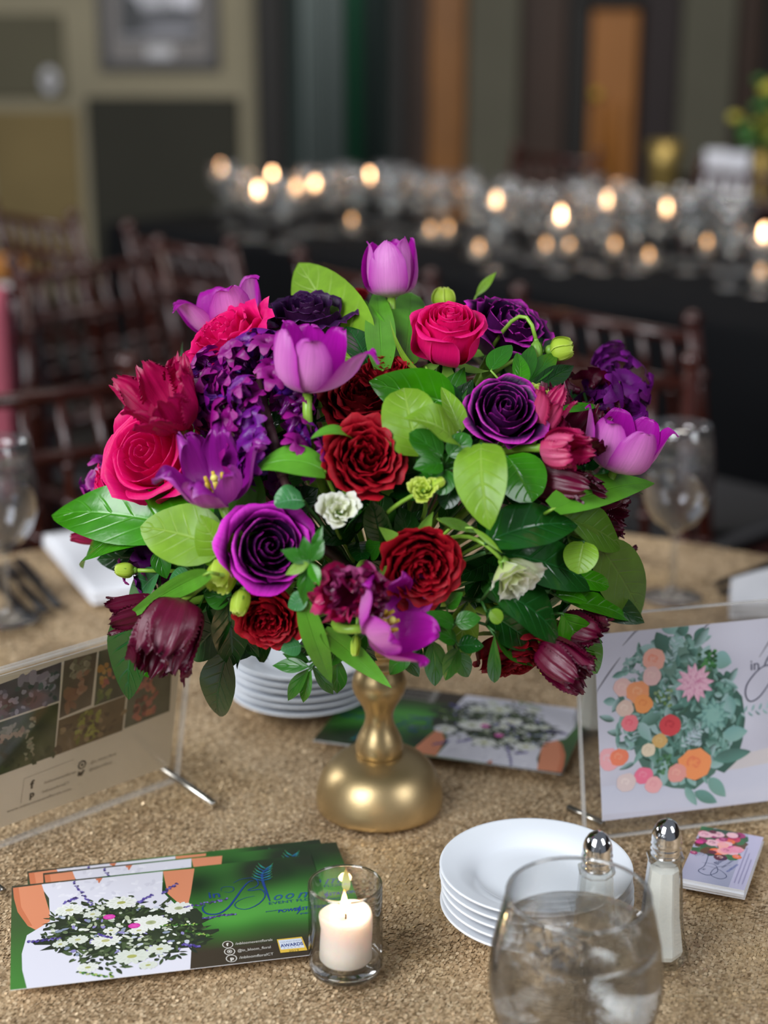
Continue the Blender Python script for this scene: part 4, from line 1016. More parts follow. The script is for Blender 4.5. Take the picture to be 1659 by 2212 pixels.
M_, D_, DD, LM, OL, TU, RU, BL = 'leaf_mid', 'leaf_dark', 'leaf_deep', 'leaf_lime', 'leaf_olive', 'leaf_tulip', 'leaf_ruscus', 'leaf_blue'
sprig('salal_branch', 'branch of large glossy mid green leaves pointing left at the left edge', [
    (440, 1150, 112, 1113, 150, 'ovate', M_, .0, .02, 8, .22, .5, .03), (470, 1110, 238, 1072, 125, 'ovate', M_, .02, .04, -15, .2, .3, .02), (348, 1162, 180, 1228, 88, 'ovate', M_, .0, .0, 20, .3, .9, .05)])
sprig('salal_branch', 'pair of wide lime green leaves left of the purple rose', [
    (488, 1185, 303, 1138, 136, 'ovate', LM, -.015, -.02, 0, .25, .8, .03), (505, 1215, 432, 1112, 100, 'ovate', LM, -.012, -.03, -30, .3, .7, .02)])
sprig('tulip_leaf', 'arched soft green tulip leaf left of the central crimson rose', [(702, 1018, 550, 1016, 88, 'strap', TU, -.01, -.02, 30, .15, 1.5, .02)], 'stem_green')
sprig('tulip_leaf', 'short curled tulip leaf tip above the arched tulip leaf', [(765, 965, 671, 948, 42, 'strap', TU, -.0, -.03, 40, .3, 1.8, 0)], 'stem_green')
sprig('salal_branch', 'tall bright lime leaf at the top left of the single tulip', [(795, 812, 645, 568, 150, 'ovate', LM, .05, .05, -12, .12, .5, .02)])
sprig('tulip_leaf', 'upright tulip leaf in front of the top tulip stem', [(826, 800, 815, 622, 66, 'strap', TU, .01, .01, 0, .3, .25, .02), (850, 760, 768, 640, 50, 'strap', TU, .035, .035, -30, .3, .3, .02)], 'stem_green')
sprig('tulip_leaf', 'broad upright leaf between the top tulip and the pink rose', [(872, 800, 888, 632, 84, 'round', TU, .03, .035, 10, .2, .3, .02), (925, 800, 842, 690, 14, 'lance', LM, -.01, -.01, 20, .3, -1.6)], 'stem_green')
sprig('salal_branch', 'dark glossy leaf tucked under the tall lime leaf', [(800, 800, 748, 705, 84, 'ovate', D_, .02, .03, 20, .3, .4)])
sprig('salal_branch', 'dark green leaf pointing left above the central crimson rose', [(985, 872, 797, 824, 118, 'ovate', M_, .01, .0, -25, .3, .6, .04), (990, 900, 900, 815, 80, 'ovate', D_, .02, .01, 0, .3, .4)])
sprig('salal_branch', 'folded lime green leaves at the centre right of the crimson rose', [
    (905, 985, 872, 838, 118, 'round', LM, -.005, -.02, -10, .3, 1.0, .08), (985, 960, 872, 905, 90, 'ovate', LM, -.01, -.035, 30, .5, 1.2, .1), (995, 935, 953, 836, 52, 'ovate', LM, .0, -.01, 20, .5, .3)])
sprig('salal_branch', 'pale lime leaf hanging below the dark purple rose', [(1040, 958, 1058, 1145, 116, 'ovate', LM, -.02, -.03, 18, .3, 1.1, .07)])
sprig('salal_branch', 'smooth mid green leaf right of the pale lime leaf', [(1095, 985, 1150, 1085, 115, 'round', M_, .0, -.01, -10, .15, .8)])
sprig('tulip_leaf', 'long bright tulip leaf pointing right at the right edge', [(1193, 1100, 1414, 1044, 88, 'strap', TU, -.02, .0, -18, .25, .4, .01)], 'stem_green')
sprig('salal_branch', 'dark glossy leaf with bright veins below the long tulip leaf', [(1048, 1172, 1248, 1135, 118, 'ovate', D_, -.01, -.01, -20, .25, .9, .04), (1085, 1195, 1290, 1268, 118, 'ovate', D_, .0, -.0, -10, .2, .7, .02)])
sprig('salal_branch', 'olive green leaves right of the creamy lisianthus', [(1225, 1120, 1340, 1184, 98, 'ovate', OL, .0, .01, -10, .25, .6, .03), (1262, 1170, 1248, 1240, 74, 'round', LM, -.01, -.02, 10, .2, .8), (1225, 1150, 1300, 1170, 60, 'ovate', OL, .005, .0, 30, .3, .4)])
sprig('salal_branch', 'large dull olive leaf at the right edge over the photo card', [(1290, 1170, 1384, 1328, 118, 'ovate', OL, .01, .015, 15, .1, .3, .02)])
sprig('salal_branch', 'narrow mid green leaves pointing right above the photo card', [(1225, 1300, 1365, 1344, 58, 'ovate', M_, .0, .0, -15, .35, .4, .03), (1215, 1240, 1316, 1266, 44, 'round', M_, .0, .0, 10, .3, .4, .04), (1200, 1285, 1270, 1300, 52, 'ovate', M_, .0, -.01, -30, .4, .5)])
sprig('salal_branch', 'broad dark glossy leaf below the creamy lisianthus', [(1060, 1270, 1207, 1388, 122, 'ovate', D_, -.01, -.025, -25, .2, .9, .04), (1050, 1320, 1165, 1400, 84, 'ovate', D_, -.005, -.01, 10, .2, .5)])
sprig('salal_branch', 'mid green leaf lying over the fringed tulip at the lower right', [(1215, 1325, 1290, 1455, 84, 'ovate', M_, -.01, -.02, 25, .25, .4, .02)])
sprig('small_leaf_sprig', 'dark green lobed leaves hanging in front of the lower right red rose', [(1068, 1372, 1068, 1475, 30, 'obovate', RU, -.02, -.03, 10, .3, .5), (1066, 1362, 1152, 1440, 44, 'lance', RU, -.02, -.03, -20, .3, -.6), (1060, 1318, 1082, 1345, 32, 'round', LM, -.025, -.03, 0, .3, .3)], rad=.0011)
sprig('small_leaf_sprig', 'cluster of small oval dark leaves right of the vase neck', [
    (985, 1385, 918, 1352, 38, 'ovate', RU, -.01, -.02, 0, .3, .4), (990, 1400, 962, 1470, 40, 'ovate', RU, -.01, -.02, 10), (935, 1385, 940, 1482, 50, 'ovate', RU, -.005, -.01, -10), (990, 1395, 1045, 1396, 48, 'ovate', D_, -.015, -.02, -20),
    (980, 1350, 920, 1322, 36, 'ovate', RU, -.01, -.02, 0), (985, 1345, 1040, 1335, 42, 'ovate', RU, -.01, -.015, 0), (985, 1410, 1012, 1462, 42, 'ovate', RU, -.01, -.01, 0), (1010, 1300, 985, 1455, 68, 'ovate', LM, .01, .01, 0, .2, .3), (965, 1310, 1000, 1280, 36, 'ovate', RU, .0, -.01)], rad=.0012)
sprig('small_leaf_sprig', 'short dark leaves hanging beside the collar of the gold vase', [(885, 1400, 842, 1458, 44, 'ovate', RU, -.0, -.01, 0), (905, 1345, 880, 1412, 55, 'ovate', RU, .0, .0, 10), (905, 1370, 918, 1440, 40, 'ovate', D_, .0, .0, -10), (860, 1395, 905, 1462, 38, 'ovate', RU, .01, .01, 0)], rad=.0012)
sprig('salal_branch', 'dark pointed leaves hanging down at the lower left behind the drooping tulip', [(492, 1410, 474, 1547, 86, 'ovate', DD, -.0, .0, 10, .25, .6, .03), (500, 1330, 415, 1422, 92, 'ovate', DD, .005, .005, 0, .25, .5, .05), (492, 1290, 502, 1440, 84, 'ovate', DD, .0, .0, -15, .3, .4, .05)])
sprig('salal_branch', 'blue green glossy leaf behind the drooping burgundy tulip', [(300, 1300, 278, 1512, 104, 'ovate', D_, .005, .0, 15, .25, .5, .03), (300, 1400, 328, 1465, 60, 'ovate', M_, .01, .01, 0, .25, .5), (345, 1235, 278, 1330, 72, 'ovate', BL, .02, .02, 10, .2, .4)])
sprig('tulip_leaf', 'long thin twisted tulip leaf crossing the drooping tulip', [(452, 1236, 256, 1345, 46, 'strap', TU, -.05, -.085, -35, .35, -.7, .05)], 'stem_green')
sprig('tulip_leaf', 'pair of long curved tulip leaves hanging left of the vase neck', [(655, 1300, 716, 1476, 52, 'strap', TU, -.02, -.02, 10, .2, .9, .0, -.25), (698, 1362, 846, 1486, 50, 'strap', TU, -.02, -.04, 15, .2, -.9)], 'stem_green')
sprig('tulip_leaf', 'pale tulip leaf between the open violet tulip and the hyacinth', [(500, 1110, 555, 1012, 62, 'strap', TU, .0, .01, 20, .3, .3), (560, 1100, 530, 985, 44, 'strap', TU, .01, .01, 0)], 'stem_green')
sprig('ruscus_whorl', 'star shaped whorl of small green leaves between purple rose and mauve tulip', [
    (668, 1214, 606, 1188, 34, 'lance', RU, -.04, -.045, 0), (666, 1212, 656, 1158, 30, 'lance', RU, -.04, -.04, 0), (672, 1212, 700, 1166, 34, 'lance', RU, -.04, -.04, 0), (668, 1216, 616, 1242, 26, 'lance', LM, -.042, -.045, 0),
    (670, 1216, 690, 1266, 28, 'lance', M_, -.042, -.05, 0), (668, 1218, 656, 1308, 40, 'lance', RU, -.038, -.04, 0), (676, 1190, 697, 1135, 22, 'lance', RU, -.03, -.03, 0), (664, 1290, 622, 1312, 44, 'ovate', BL, -.02, -.02, 0), (650, 1290, 690, 1330, 50, 'ovate', RU, -.015, -.01, 0)], rad=.0012)
sprig('ruscus_whorl', 'whorl of narrow green leaves hanging left of the vase over the back plates', [
    (668, 1440, 588, 1438, 34, 'lance', RU, -.01, -.01, 0), (668, 1444, 622, 1514, 32, 'lance', RU, -.012, -.02, 0), (672, 1446, 655, 1518, 28, 'lance', M_, -.012, -.02, 0), (674, 1440, 720, 1500, 30, 'lance', RU, -.01, -.0, 0), (668, 1430, 610, 1412, 30, 'lance', RU, -.0, -.0, 0),
    (676, 1425, 700, 1370, 40, 'lance', RU, .0, .0, 0), (650, 1395, 606, 1404, 42, 'ovate', BL, .0, -.01, 0), (730, 1420, 728, 1498, 44, 'lance', RU, .01, .01, 0), (760, 1360, 700, 1440, 60, 'ovate', RU, .01, .01, 0), (790, 1370, 745, 1430, 50, 'ovate', RU, .01, .01)], rad=.0012)
sprig('salal_branch', 'pale glossy leaf folded above the purple rose', [(655, 1082, 592, 1090, 64, 'round', BL, -.01, -.02, 20, .5, .9, .05)])
sprig('small_leaf_sprig', 'rounded dark leaves between the lime leaves and the small lime lisianthus', [
    (955, 985, 884, 935, 62, 'round', RU, -.01, -.02, 0), (955, 1000, 893, 1012, 52, 'ovate', RU, -.01, -.02, 0), (970, 985, 1015, 940, 52, 'round', RU, -.01, -.02, 0), (985, 1010, 1035, 985, 50, 'round', RU, -.008, -.01, 0), (965, 1015, 950, 1070, 54, 'round', RU, -.008, -.01, 0), (985, 1030, 960, 1100, 54, 'round', DD, .0, .0, 0), (905, 985, 940, 1030, 40, 'round', RU, 0, 0)], rad=.0012)
sprig('lisianthus_leaves', 'dull green pointed leaves below the plump bud at the upper right', [
    (1120, 835, 1118, 762, 46, 'ovate', M_, -.012, -.02, 30, .3, .6), (1130, 840, 1205, 762, 46, 'lance', RU, .0, .0, 0), (1140, 850, 1240, 790, 46, 'lance', DD, .0, .0, 10), (1165, 810, 1172, 712, 40, 'lance', DD, .01, .01, 0), (1195, 890, 1298, 878, 22, 'lance', M_, -.01, -.01, 0), (1060, 800, 1105, 745, 50, 'ovate', RU, -.005, -.02, -20), (1125, 840, 1150, 745, 40, 'lance', RU, .0, .0)], 'stem_green', rad=.0011)
sprig('lisianthus_leaves', 'thin bright leaf tip rising behind the violet black rose', [(1028, 640, 1072, 588, 20, 'lance', LM, .05, .06, 0)], 'stem_green', rad=.0011)
sprig('lisianthus_leaves', 'curving olive leaf above the bright red rose', [(945, 1120, 1036, 1152, 24, 'lance', OL, -.01, -.01, 0), (1020, 1140, 1085, 1195, 14, 'lance', 'leaf_lime', -.015, -.02)], 'stem_green', rad=.0011)
sprig('salal_branch', 'green leaf tucked behind the lower left bud and tulip stem', [(500, 1290, 440, 1280, 70, 'ovate', RU, .005, .0, 0), (470, 1250, 540, 1235, 50, 'ovate', BL, 0, 0), (410, 1240, 365, 1255, 40, 'ovate', BL, .01, .01), (340, 1190, 360, 1250, 44, 'ovate', RU, .01, .01), (450, 1290, 560, 1420, 70, 'ovate', DD, .02, .02)])
# filler sprigs between the flowers, all of one look
def filler(n=120):
    r = random.Random(3)
    for i in range(n):
        a = r.uniform(0, 2*math.pi); ph = math.acos(r.uniform(-.75, .93))
        d = Vector((math.sin(ph)*math.cos(a), math.sin(ph)*math.sin(a), math.cos(ph)))
        if d.y > .45: continue
        k = r.uniform(.68, .86)
        C = BC + Vector((d.x*BR.x, d.y*BR.y, d.z*BR.z))*k
        T = FOAM + (C-FOAM).normalized()*.032; 
        if C.z < TZ+.15 and abs(C.x-VX) < .06: continue
        root = thing('filler_sprig', 'small dark green leafy sprig filling the gaps between the flowers', 'foliage', Matrix.Translation(T), 'filler sprigs inside the bouquet')
        Mi = root.matrix_basis.inverted()
        MB().tube([Mi @ T, Mi @ T.lerp(C, .5), Mi @ C], .0013, 5).build('stem', 'stem_dark', root)
        for j in range(8):
            q = T.lerp(C, 1-.09*(j//3)); o = Vector((r.gauss(0, 1), r.gauss(0, 1), r.gauss(0, 1))); dd = ((C-T).normalized()*.5+o.normalized()).normalized()
            L = r.uniform(.032, .052)
            nrm = (d + Vector((r.uniform(-.4, .4), r.uniform(-.4, .4), r.uniform(-.2, .6)))).normalized()
            key = ('fl', r.randrange(6), r.choice([DD, DD, RU, D_]))
            if key not in CACHE: CACHE[key] = mesh_with(leaf_mesh(.045, .021, ['ovate', 'lance', 'round'][key[1] % 3], .3, .6, 0, .0, key[1], nu=5, nv=9), key[2])
            obj('leaf', CACHE[key], None, root, Mi @ leaf_frame(q, q+dd*L, nrm) @ Matrix.Scale(L/.045, 4))
filler()
# ------------------------------------------------------------------ background furniture
simple('mahogany', '38160F', .2, spec=.6, noise_scale=14, amt=.2); simple('mahogany_lit', '7A4238', .25, spec=.7, noise_scale=14, amt=.15)
simple('seat_pad', '2A2A2E', .7); simple('black_cloth', '08090C', .9, spec=.15, noise_scale=3, amt=.2, bump=.3, bscale=300); simple('navy_cloth', '141C2E', .8, bump=.3, bscale=300)
simple('pink_cloth', 'A85060', .8, noise_scale=8, amt=.1); simple('menu_white', 'D6D8E2', .6); simple('brass', 'A08A50', .4, .8); simple('yellow_flower', 'A8A038', .8, noise_scale=40, amt=.3)
emit('bokeh_flame', 'FFC08A', 17); emit('bokeh_flame_low', 'FFB870', 5); simple('candle_wax', 'F0DCC8', .5)
def turned(z0, z1, r, beads, x, y, lean=0.0, n=10):
    pr = [(.0001, z0), (r, z0)]; L = z1-z0
    for k in range(beads):
        zc = z0 + L*(k+.5)/beads; pr += [(r, zc-.010), (r*1.5, zc-.004), (r*1.5, zc+.004), (r, zc+.010)]
    pr += [(r, z1), (.0001, z1)]
    return [(rr, zz) for rr, zz in pr], Matrix.Translation((x, y, 0))
def make_chair(name='chiavari_chair', mat='mahogany'):
    """ballroom chair: origin on the floor under the seat middle, back towards +Y"""
    g = thing(name, 'dark mahogany ballroom chair', 'chair'); W = .20; B = .19; Fy = -.20
    for s in (-1, 1):
        pr, M = turned(0, .445, .012, 2, s*W, B); 
        mb = MB()
        mb.tube([(s*W, B+.0, 0), (s*W*.98, B, .43), (s*W*.96, B+.03, .70), (s*W*.95, B+.075, .91)], [.013, .014, .0135, .012], 12)
        for z, q in ((.12, 0), (.30, 0), (.52, .01), (.66, .027), (.82, .055)): mb.ball((s*W*.97, B+q, z), .018, 10, 6, (1, 1, .55))
        mb.ball((s*W*.95, B+.078, .918), .017, 10, 6); mb.build('back_post', mat, g)
        mb = MB().tube([(s*W, Fy, 0), (s*W, Fy, .44)], [.011, .015], 12)
        for z in (.10, .2, .32, .40): mb.ball((s*W, Fy, z), .019, 10, 6, (1, 1, .5))
        mb.build('front_leg', mat, g)
        for z in (.14, .27): MB().tube([(s*W, Fy, z), (s*W, B, z)], .008, 8).build('side_stretcher', mat, g)
    for z in (.18,): MB().tube([(-W, Fy, z), (W, Fy, z)], .008, 8).build('front_stretcher', mat, g)
    MB().tube([(-W, B, .2), (W, B, .2)], .008, 8).build('rear_stretcher', mat, g)
    MB().box(-W-.015, W+.015, Fy-.02, B+.015, .435, .465, bev=.008).build('seat', mat, g, smooth=False)
    MB().box(-W+.005, W-.005, Fy, B-.005, .466, .505, bev=.014).build('cushion', 'seat_pad', g)
    rails = [(.885, .070), (.80, .052), (.585, .018)]
    for z, q in rails: MB().tube([(-W*.96, B+q, z), (W*.96, B+q, z)], .0105, 10).build('back_rail', mat, g)
    for k in range(6):
        x = -W*.96+W*1.92*(k+1)/7; mb = MB().tube([(x, B+.018, .585), (x, B+.052, .80), (x, B+.070, .885)], .0072, 8)
        for z, q in ((.60, .020), (.65, .028), (.69, .035), (.73, .042), (.785, .050), (.80, .052)): mb.ball((x, B+q, z), .0125, 8, 6, (1, 1, .8))
        mb.build('spindle', mat, g)
    return g
CH0 = make_chair(); CH_USED = [False]
def chair(x, y, face, label, group, src=[None]):
    """face: heading of the sitter in degrees, 0 looks towards -Y (towards the camera side)"""
    M = Matrix.Translation((x, y, 0)) @ rz(D2R(face))
    if not CH_USED[0]:
        CH_USED[0] = True; CH0.matrix_basis = M; CH0['label'] = label; CH0['group'] = group; return CH0
    return copy_tree(CH0, M, label, group)
GC = 'chairs round the near table'
chair(-.41, 1.985, 28.7, 'mahogany ballroom chair with beaded spindles just behind the left wine glass', GC)
chair(.205, 2.11, -12.9, 'mahogany ballroom chair pushed to the table behind the right wine glass', GC)
GB = 'chairs along the rooms other tables'
for (x, y, f, lb) in [
        (-.42, 3.22, 48, 'mahogany chair left of the flowers, second row from the camera'),
    (-.70, 4.32, 134, 'mahogany chair turned to the black tables far left end'),
    (-.27, 3.84, 134, 'mahogany chair at the near side of the black table, left of the tulips'),
    (.15, 3.41, 134, 'mahogany chair at the near side of the black table, hidden behind the top tulip'),
    (.57, 2.97, 134, 'mahogany chair at the near side of the black table, right of the flowers'),
    (.98, 2.52, 134, 'dark mahogany chair at the right edge of the picture'),
    (.42, 5.68, -46, 'mahogany chair on the far side of the black table, left'),
    (.98, 5.10, -46, 'mahogany chair on the far side of the black table, middle'),
    (1.54, 4.52, -46, 'mahogany chair on the far side of the black table, right'),
    (2.04, 4.0, -46, 'mahogany chair on the far side of the black table beyond the right edge')]:
    chair(x, y, f, lb, GB)
def long_table(name, label, cx, cy, ang, L, Wd, cloth='black_cloth', h=TZ-.004, label2=None, seed=1):
    M = Matrix.Translation((cx, cy, 0)) @ rz(D2R(ang)); g = thing('banquet_table', label, 'table', M)
    MB().box(-L/2+.01, L/2-.01, -Wd/2+.01, Wd/2-.01, h-.03, h-.004, bev=.004).build('tabletop', 'table_wood', g, smooth=False)
    for sx in (-1, 1):
        for sy in (-1, 1): MB().tube([(sx*(L/2-.15), sy*(Wd/2-.1), h-.03), (sx*(L/2-.15), sy*(Wd/2-.1), 0)], .018, 8).build('leg', 'black_frame', g)
    c = thing('tablecloth', label2, 'tablecloth', M); P = []; n = 60
    per = []
    for (a, b) in (((-1, -1), (1, -1)), ((1, -1), (1, 1)), ((1, 1), (-1, 1)), ((-1, 1), (-1, -1))):
        m = n if a[1] == b[1] else n//3
        for k in range(m): t = k/m; per.append((a[0]*(1-t)+b[0]*t, a[1]*(1-t)+b[1]*t))
    N = len(per); V = [(0, 0, h)]; F = []
    for z, f in ((h, 0), (h-.012, .2), (h-.2, .6), (h-.45, 1), (.03, 1.3)):
        for k, (u, v) in enumerate(per):
            off = .012+f*(.03+.022*math.sin(k*.75+math.sin(k*.21)*2)); V.append((u*(L/2+off), v*(Wd/2+off), z))
    for k in range(N): F.append((0, 1+k, 1+(k+1) % N))
    for i in range(4):
        for k in range(N): F.append((1+i*N+k, 1+(i+1)*N+k, 1+(i+1)*N+(k+1) % N, 1+i*N+(k+1) % N))
    obj('cloth', mesh('cloth', V, F), cloth, c)
    return M
TM = long_table('a', 'long banquet table running diagonally behind the flowers', .62, 4.18, -46, 3.4, .80, label2='black tablecloth with deep folds on the long diagonal table', seed=1)
T2 = long_table('b', 'glassware covered banquet table at the far right', 2.15, 5.80, -20, 2.4, .8, label2='black tablecloth on the glassware table at the far right')
T3 = long_table('c', 'small service table at the left edge under a navy cloth', -1.34, 3.70, 4, .9, .6, 'navy_cloth', label2='navy tablecloth on the small service table at the left edge')
def on_top(px, py, h=0.0): return on(px, py, TZ+h)
# floating candle glasses along the diagonal table
def candle_glass():
    g = thing('candle_goblet', 'floating candle in a stemmed glass', 'candle holder')
    MB().lathe([(.0001, 0), (.035, 0), (.034, .003), (.008, .008), (.0045, .02), (.0045, .06), (.012, .07), (.034, .085), (.042, .105), (.043, .125), (.038, .15), (.037, .15), (.042, .125), (.041, .106), (.032, .086), (.0001, .075)], 20).build('goblet', 'thin_glass', g)
    MB().lathe([(.0001, .108), (.020, .11), (.026, .120), (.024, .128), (.0001, .126)], 16).build('floating_candle', 'candle_wax', g)
    MB().lathe([(.0001, .128), (.006, .134), (.0075, .142), (.004, .154), (.0001, .164)], 10).build('flame', 'bokeh_flame', g)
    return g
def small_votive():
    g = thing('small_votive', 'small lit votive', 'candle holder')
    MB().lathe([(.0001, 0), (.024, 0), (.026, .004), (.028, .05), (.0265, .05), (.024, .006), (.0001, .005)], 18).build('glass_cup', 'thin_glass', g)
    MB().lathe([(.0001, .006), (.021, .006), (.021, .026), (.0001, .026)], 14).build('wax', 'candle_wax', g)
    MB().lathe([(.0001, .026), (.004, .031), (.005, .037), (.0001, .050)], 8).build('flame', 'bokeh_flame_low', g)
    return g
CG, SV = candle_glass(), small_votive(); uc, us = [0], [0]
def table_pt(px, py, dz, M=None, L=3.34, Wd=.74):
    p = on(px, py, TZ+dz); q = (M or TM).inverted() @ Vector((p.x, p.y, 0)); q.x = max(-L/2, min(L/2, q.x)); q.y = max(-Wd/2, min(Wd/2, q.y)); q = (M or TM) @ q
    return Vector((q.x, q.y, TZ-.002))
cand = [(455, 357), (557, 408), (588, 376), (638, 403), (680, 394), (798, 378), (930, 402), (1072, 430), (1212, 462), (1312, 430), (1440, 446), (1650, 500)]
names = ['first', 'second', 'third', 'fourth', 'fifth', 'sixth', 'seventh', 'eighth', 'ninth', 'tenth', 'eleventh', 'twelfth']
for i, (x, y) in enumerate(cand):
    p = table_pt(x, y, .145); lb = f'blurred glowing floating candle in a stemmed glass on the black table, {names[i]} from the left'
    if i == 0: CG.matrix_basis = Matrix.Translation(p); CG['label'] = lb; CG['group'] = 'floating candles on the black table'
    else: copy_tree(CG, Matrix.Translation(p), lb, 'floating candles on the black table')
vot = [(760, 470), (930, 490), (968, 487), (1035, 528), (1180, 522), (1230, 520), (1328, 522), (1402, 545), (1540, 515), (1645, 580)]
for i, (x, y) in enumerate(vot):
    p = table_pt(x, y, .04); lb = f'low blurred votive candle on the black table, {names[i]} votive from the left'
    if i == 0: SV.matrix_basis = Matrix.Translation(p); SV['label'] = lb; SV['group'] = 'votives on the black table'
    else: copy_tree(SV, Matrix.Translation(p), lb, 'votives on the black table')
# wine glasses and tumblers among the candles, clear and alike in the blur
wg0 = wineglass(table_pt(500, 420, .1), 'empty clear wine glass among the candles on the black table', .95, False, 'thin_glass', 18, 'empty wine glasses on the black table')
glasses = [(535, 440), (612, 455), (665, 430), (715, 430), (745, 420), (770, 430), (830, 420), (845, 445), (870, 425), (905, 440), (955, 445), (1015, 440), (1030, 470), (1095, 455), (1110, 470), (1150, 480), (1192, 480), (1245, 460), (1280, 450), (1340, 465), (1360, 480), (1375, 500), (1420, 490), (1470, 480), (1490, 500), (1520, 480), (1560, 500), (1600, 500), (1580, 530), (1300, 500), (1265, 490), (1070, 500)]
for (x, y) in glasses:
    copy_tree(wg0, Matrix.Translation(table_pt(x, y, .1)), 'empty clear wine glass among the candles on the black table', 'empty wine glasses on the black table')
def set_plate(p, label, group):
    g = thing('dinner_plate', label, 'plate', p, group); MB().lathe([(.0001, .002), (.07, .002), (.085, .010), (.125, .018), (.127, .016), (.088, .004), (.07, 0), (.0001, 0)], 28).build('plate_body', 'porcelain', g)
    return g
g2 = 'wine glasses on the far right table'
for i in range(26):
    r = random.Random(i); q = T2 @ Vector((r.uniform(-1.1, 1.1), r.uniform(-.35, .35), 0))
    copy_tree(wg0, Matrix.Translation((q.x, q.y, TZ-.002)), 'empty clear wine glass on the table at the far right', g2)
# white menu cards, brass bucket and the yellow green flowers beyond
for i, (x, y, lb) in enumerate([(1545, 382, 'white standing menu card at the far right, left one of the pair'), (1592, 384, 'white standing menu card at the far right, right one of the pair')]):
    p = at(x, y, 5.62 - .1*i); g = thing('menu_card', lb, 'menu card', Matrix.Translation((p.x, p.y, TZ-.003)) @ rz(.1*i-.05), 'white menu cards')
    hh = p.z+.10-TZ
    MB().box(-.038, .038, 0, .004, .012, .012+.17, bev=.001).build('card', 'menu_white', g, smooth=False); MB().box(-.04, .04, -.02, .03, 0, .012, bev=.002).build('base', 'white_plastic', g, smooth=False)
p = at(1432, 420, 5.75); g = thing('brass_vase', 'blurred tall brass coloured vase between the candles at the right', 'vase', (p.x, p.y-.0, TZ-.003))
MB().lathe([(.0001, 0), (.045, 0), (.05, .02), (.055, .12), (.065, .20), (.062, .20), (.05, .12), (.0001, .02)], 20).build('body', 'brass', g)
p = at(1650, 300, 5.6); g = thing('flower_arrangement', 'blurred yellow green flower arrangement at the upper right edge', 'flowers', (p.x, p.y, TZ-.003))
MB().lathe([(.0001, 0), (.05, 0), (.055, .02), (.03, .10), (.045, .18), (.0001, .18)], 20).build('vase', 'brass', g)
r = random.Random(2)
for i in range(26):
    d = Vector((r.gauss(0, 1), r.gauss(0, 1), r.gauss(.2, 1))).normalized()
    c = Vector((0, 0, .30))+d*r.uniform(.05, .13); mb = MB().tube([(0, 0, .17), tuple(c)], .003, 5); mb.ball(tuple(c), r.uniform(.022, .036), 9, 6, (1, 1, .7)); mb.build('bloom', 'yellow_flower' if i % 2 else 'stem_dark', g)
# pink cloth over a chair back, dishes on the navy table at the left
pk = thing('pink_cloth', 'rose pink cloth hanging over a chair at the left edge', 'cloth', (-.82, 3.0, 0))
V = []; F = []; n = 16
for j, (z, dy) in enumerate([(.46, -.02), (.60, -.018), (.75, -.015), (.86, -.01), (.90, .0), (.905, .03), (.89, .06), (.75, .07), (.55, .075)]):
    for k in range(n+1): V.append((-.19+.30*k/n, dy+.008*math.sin(k*1.3+j*.3)+.0, z+.004*math.sin(k*.9)))
for j in range(8):
    for k in range(n): a = j*(n+1)+k; F.append((a, a+1, a+n+2, a+n+1))
o = obj('cloth_body', mesh('cloth_body', V, F), 'pink_cloth', pk); sm = o.modifiers.new('thickness', 'SOLIDIFY'); sm.thickness = .006
chair(-.88, 2.83, 0, 'mahogany chair draped with the rose pink cloth at the left edge', GB)
for k in range(3): set_plate(Vector((-.93+.0*k, 3.62, TZ-.002+.012*k)), f'white dinner plate on the navy table at the left edge, {["lowest", "middle", "topmost"][k]} of the pile', 'dinner plates on the navy table')
bk = thing('bread_basket', 'golden brown woven tray beside the plates on the navy table', 'tray', (-1.02, 3.84, TZ-.003))
MB().lathe([(.0001, 0), (.13, 0), (.17, .05), (.175, .07), (.165, .07), (.125, .01), (.0001, .01)], 26).build('tray_body', 'amber_wood_and_glow', bk)
for (x, lb, z0) in ((-.05, 'x', 0),): pass
# ------------------------------------------------------------------ printed cards
simple('card_stock', 'E6E6EA', .5)
def card_body(root, w, h, t=.0004, name='card_stock'):
    return MB().box(0, w, 0, h, 0, t).build('card', name, root, smooth=False)
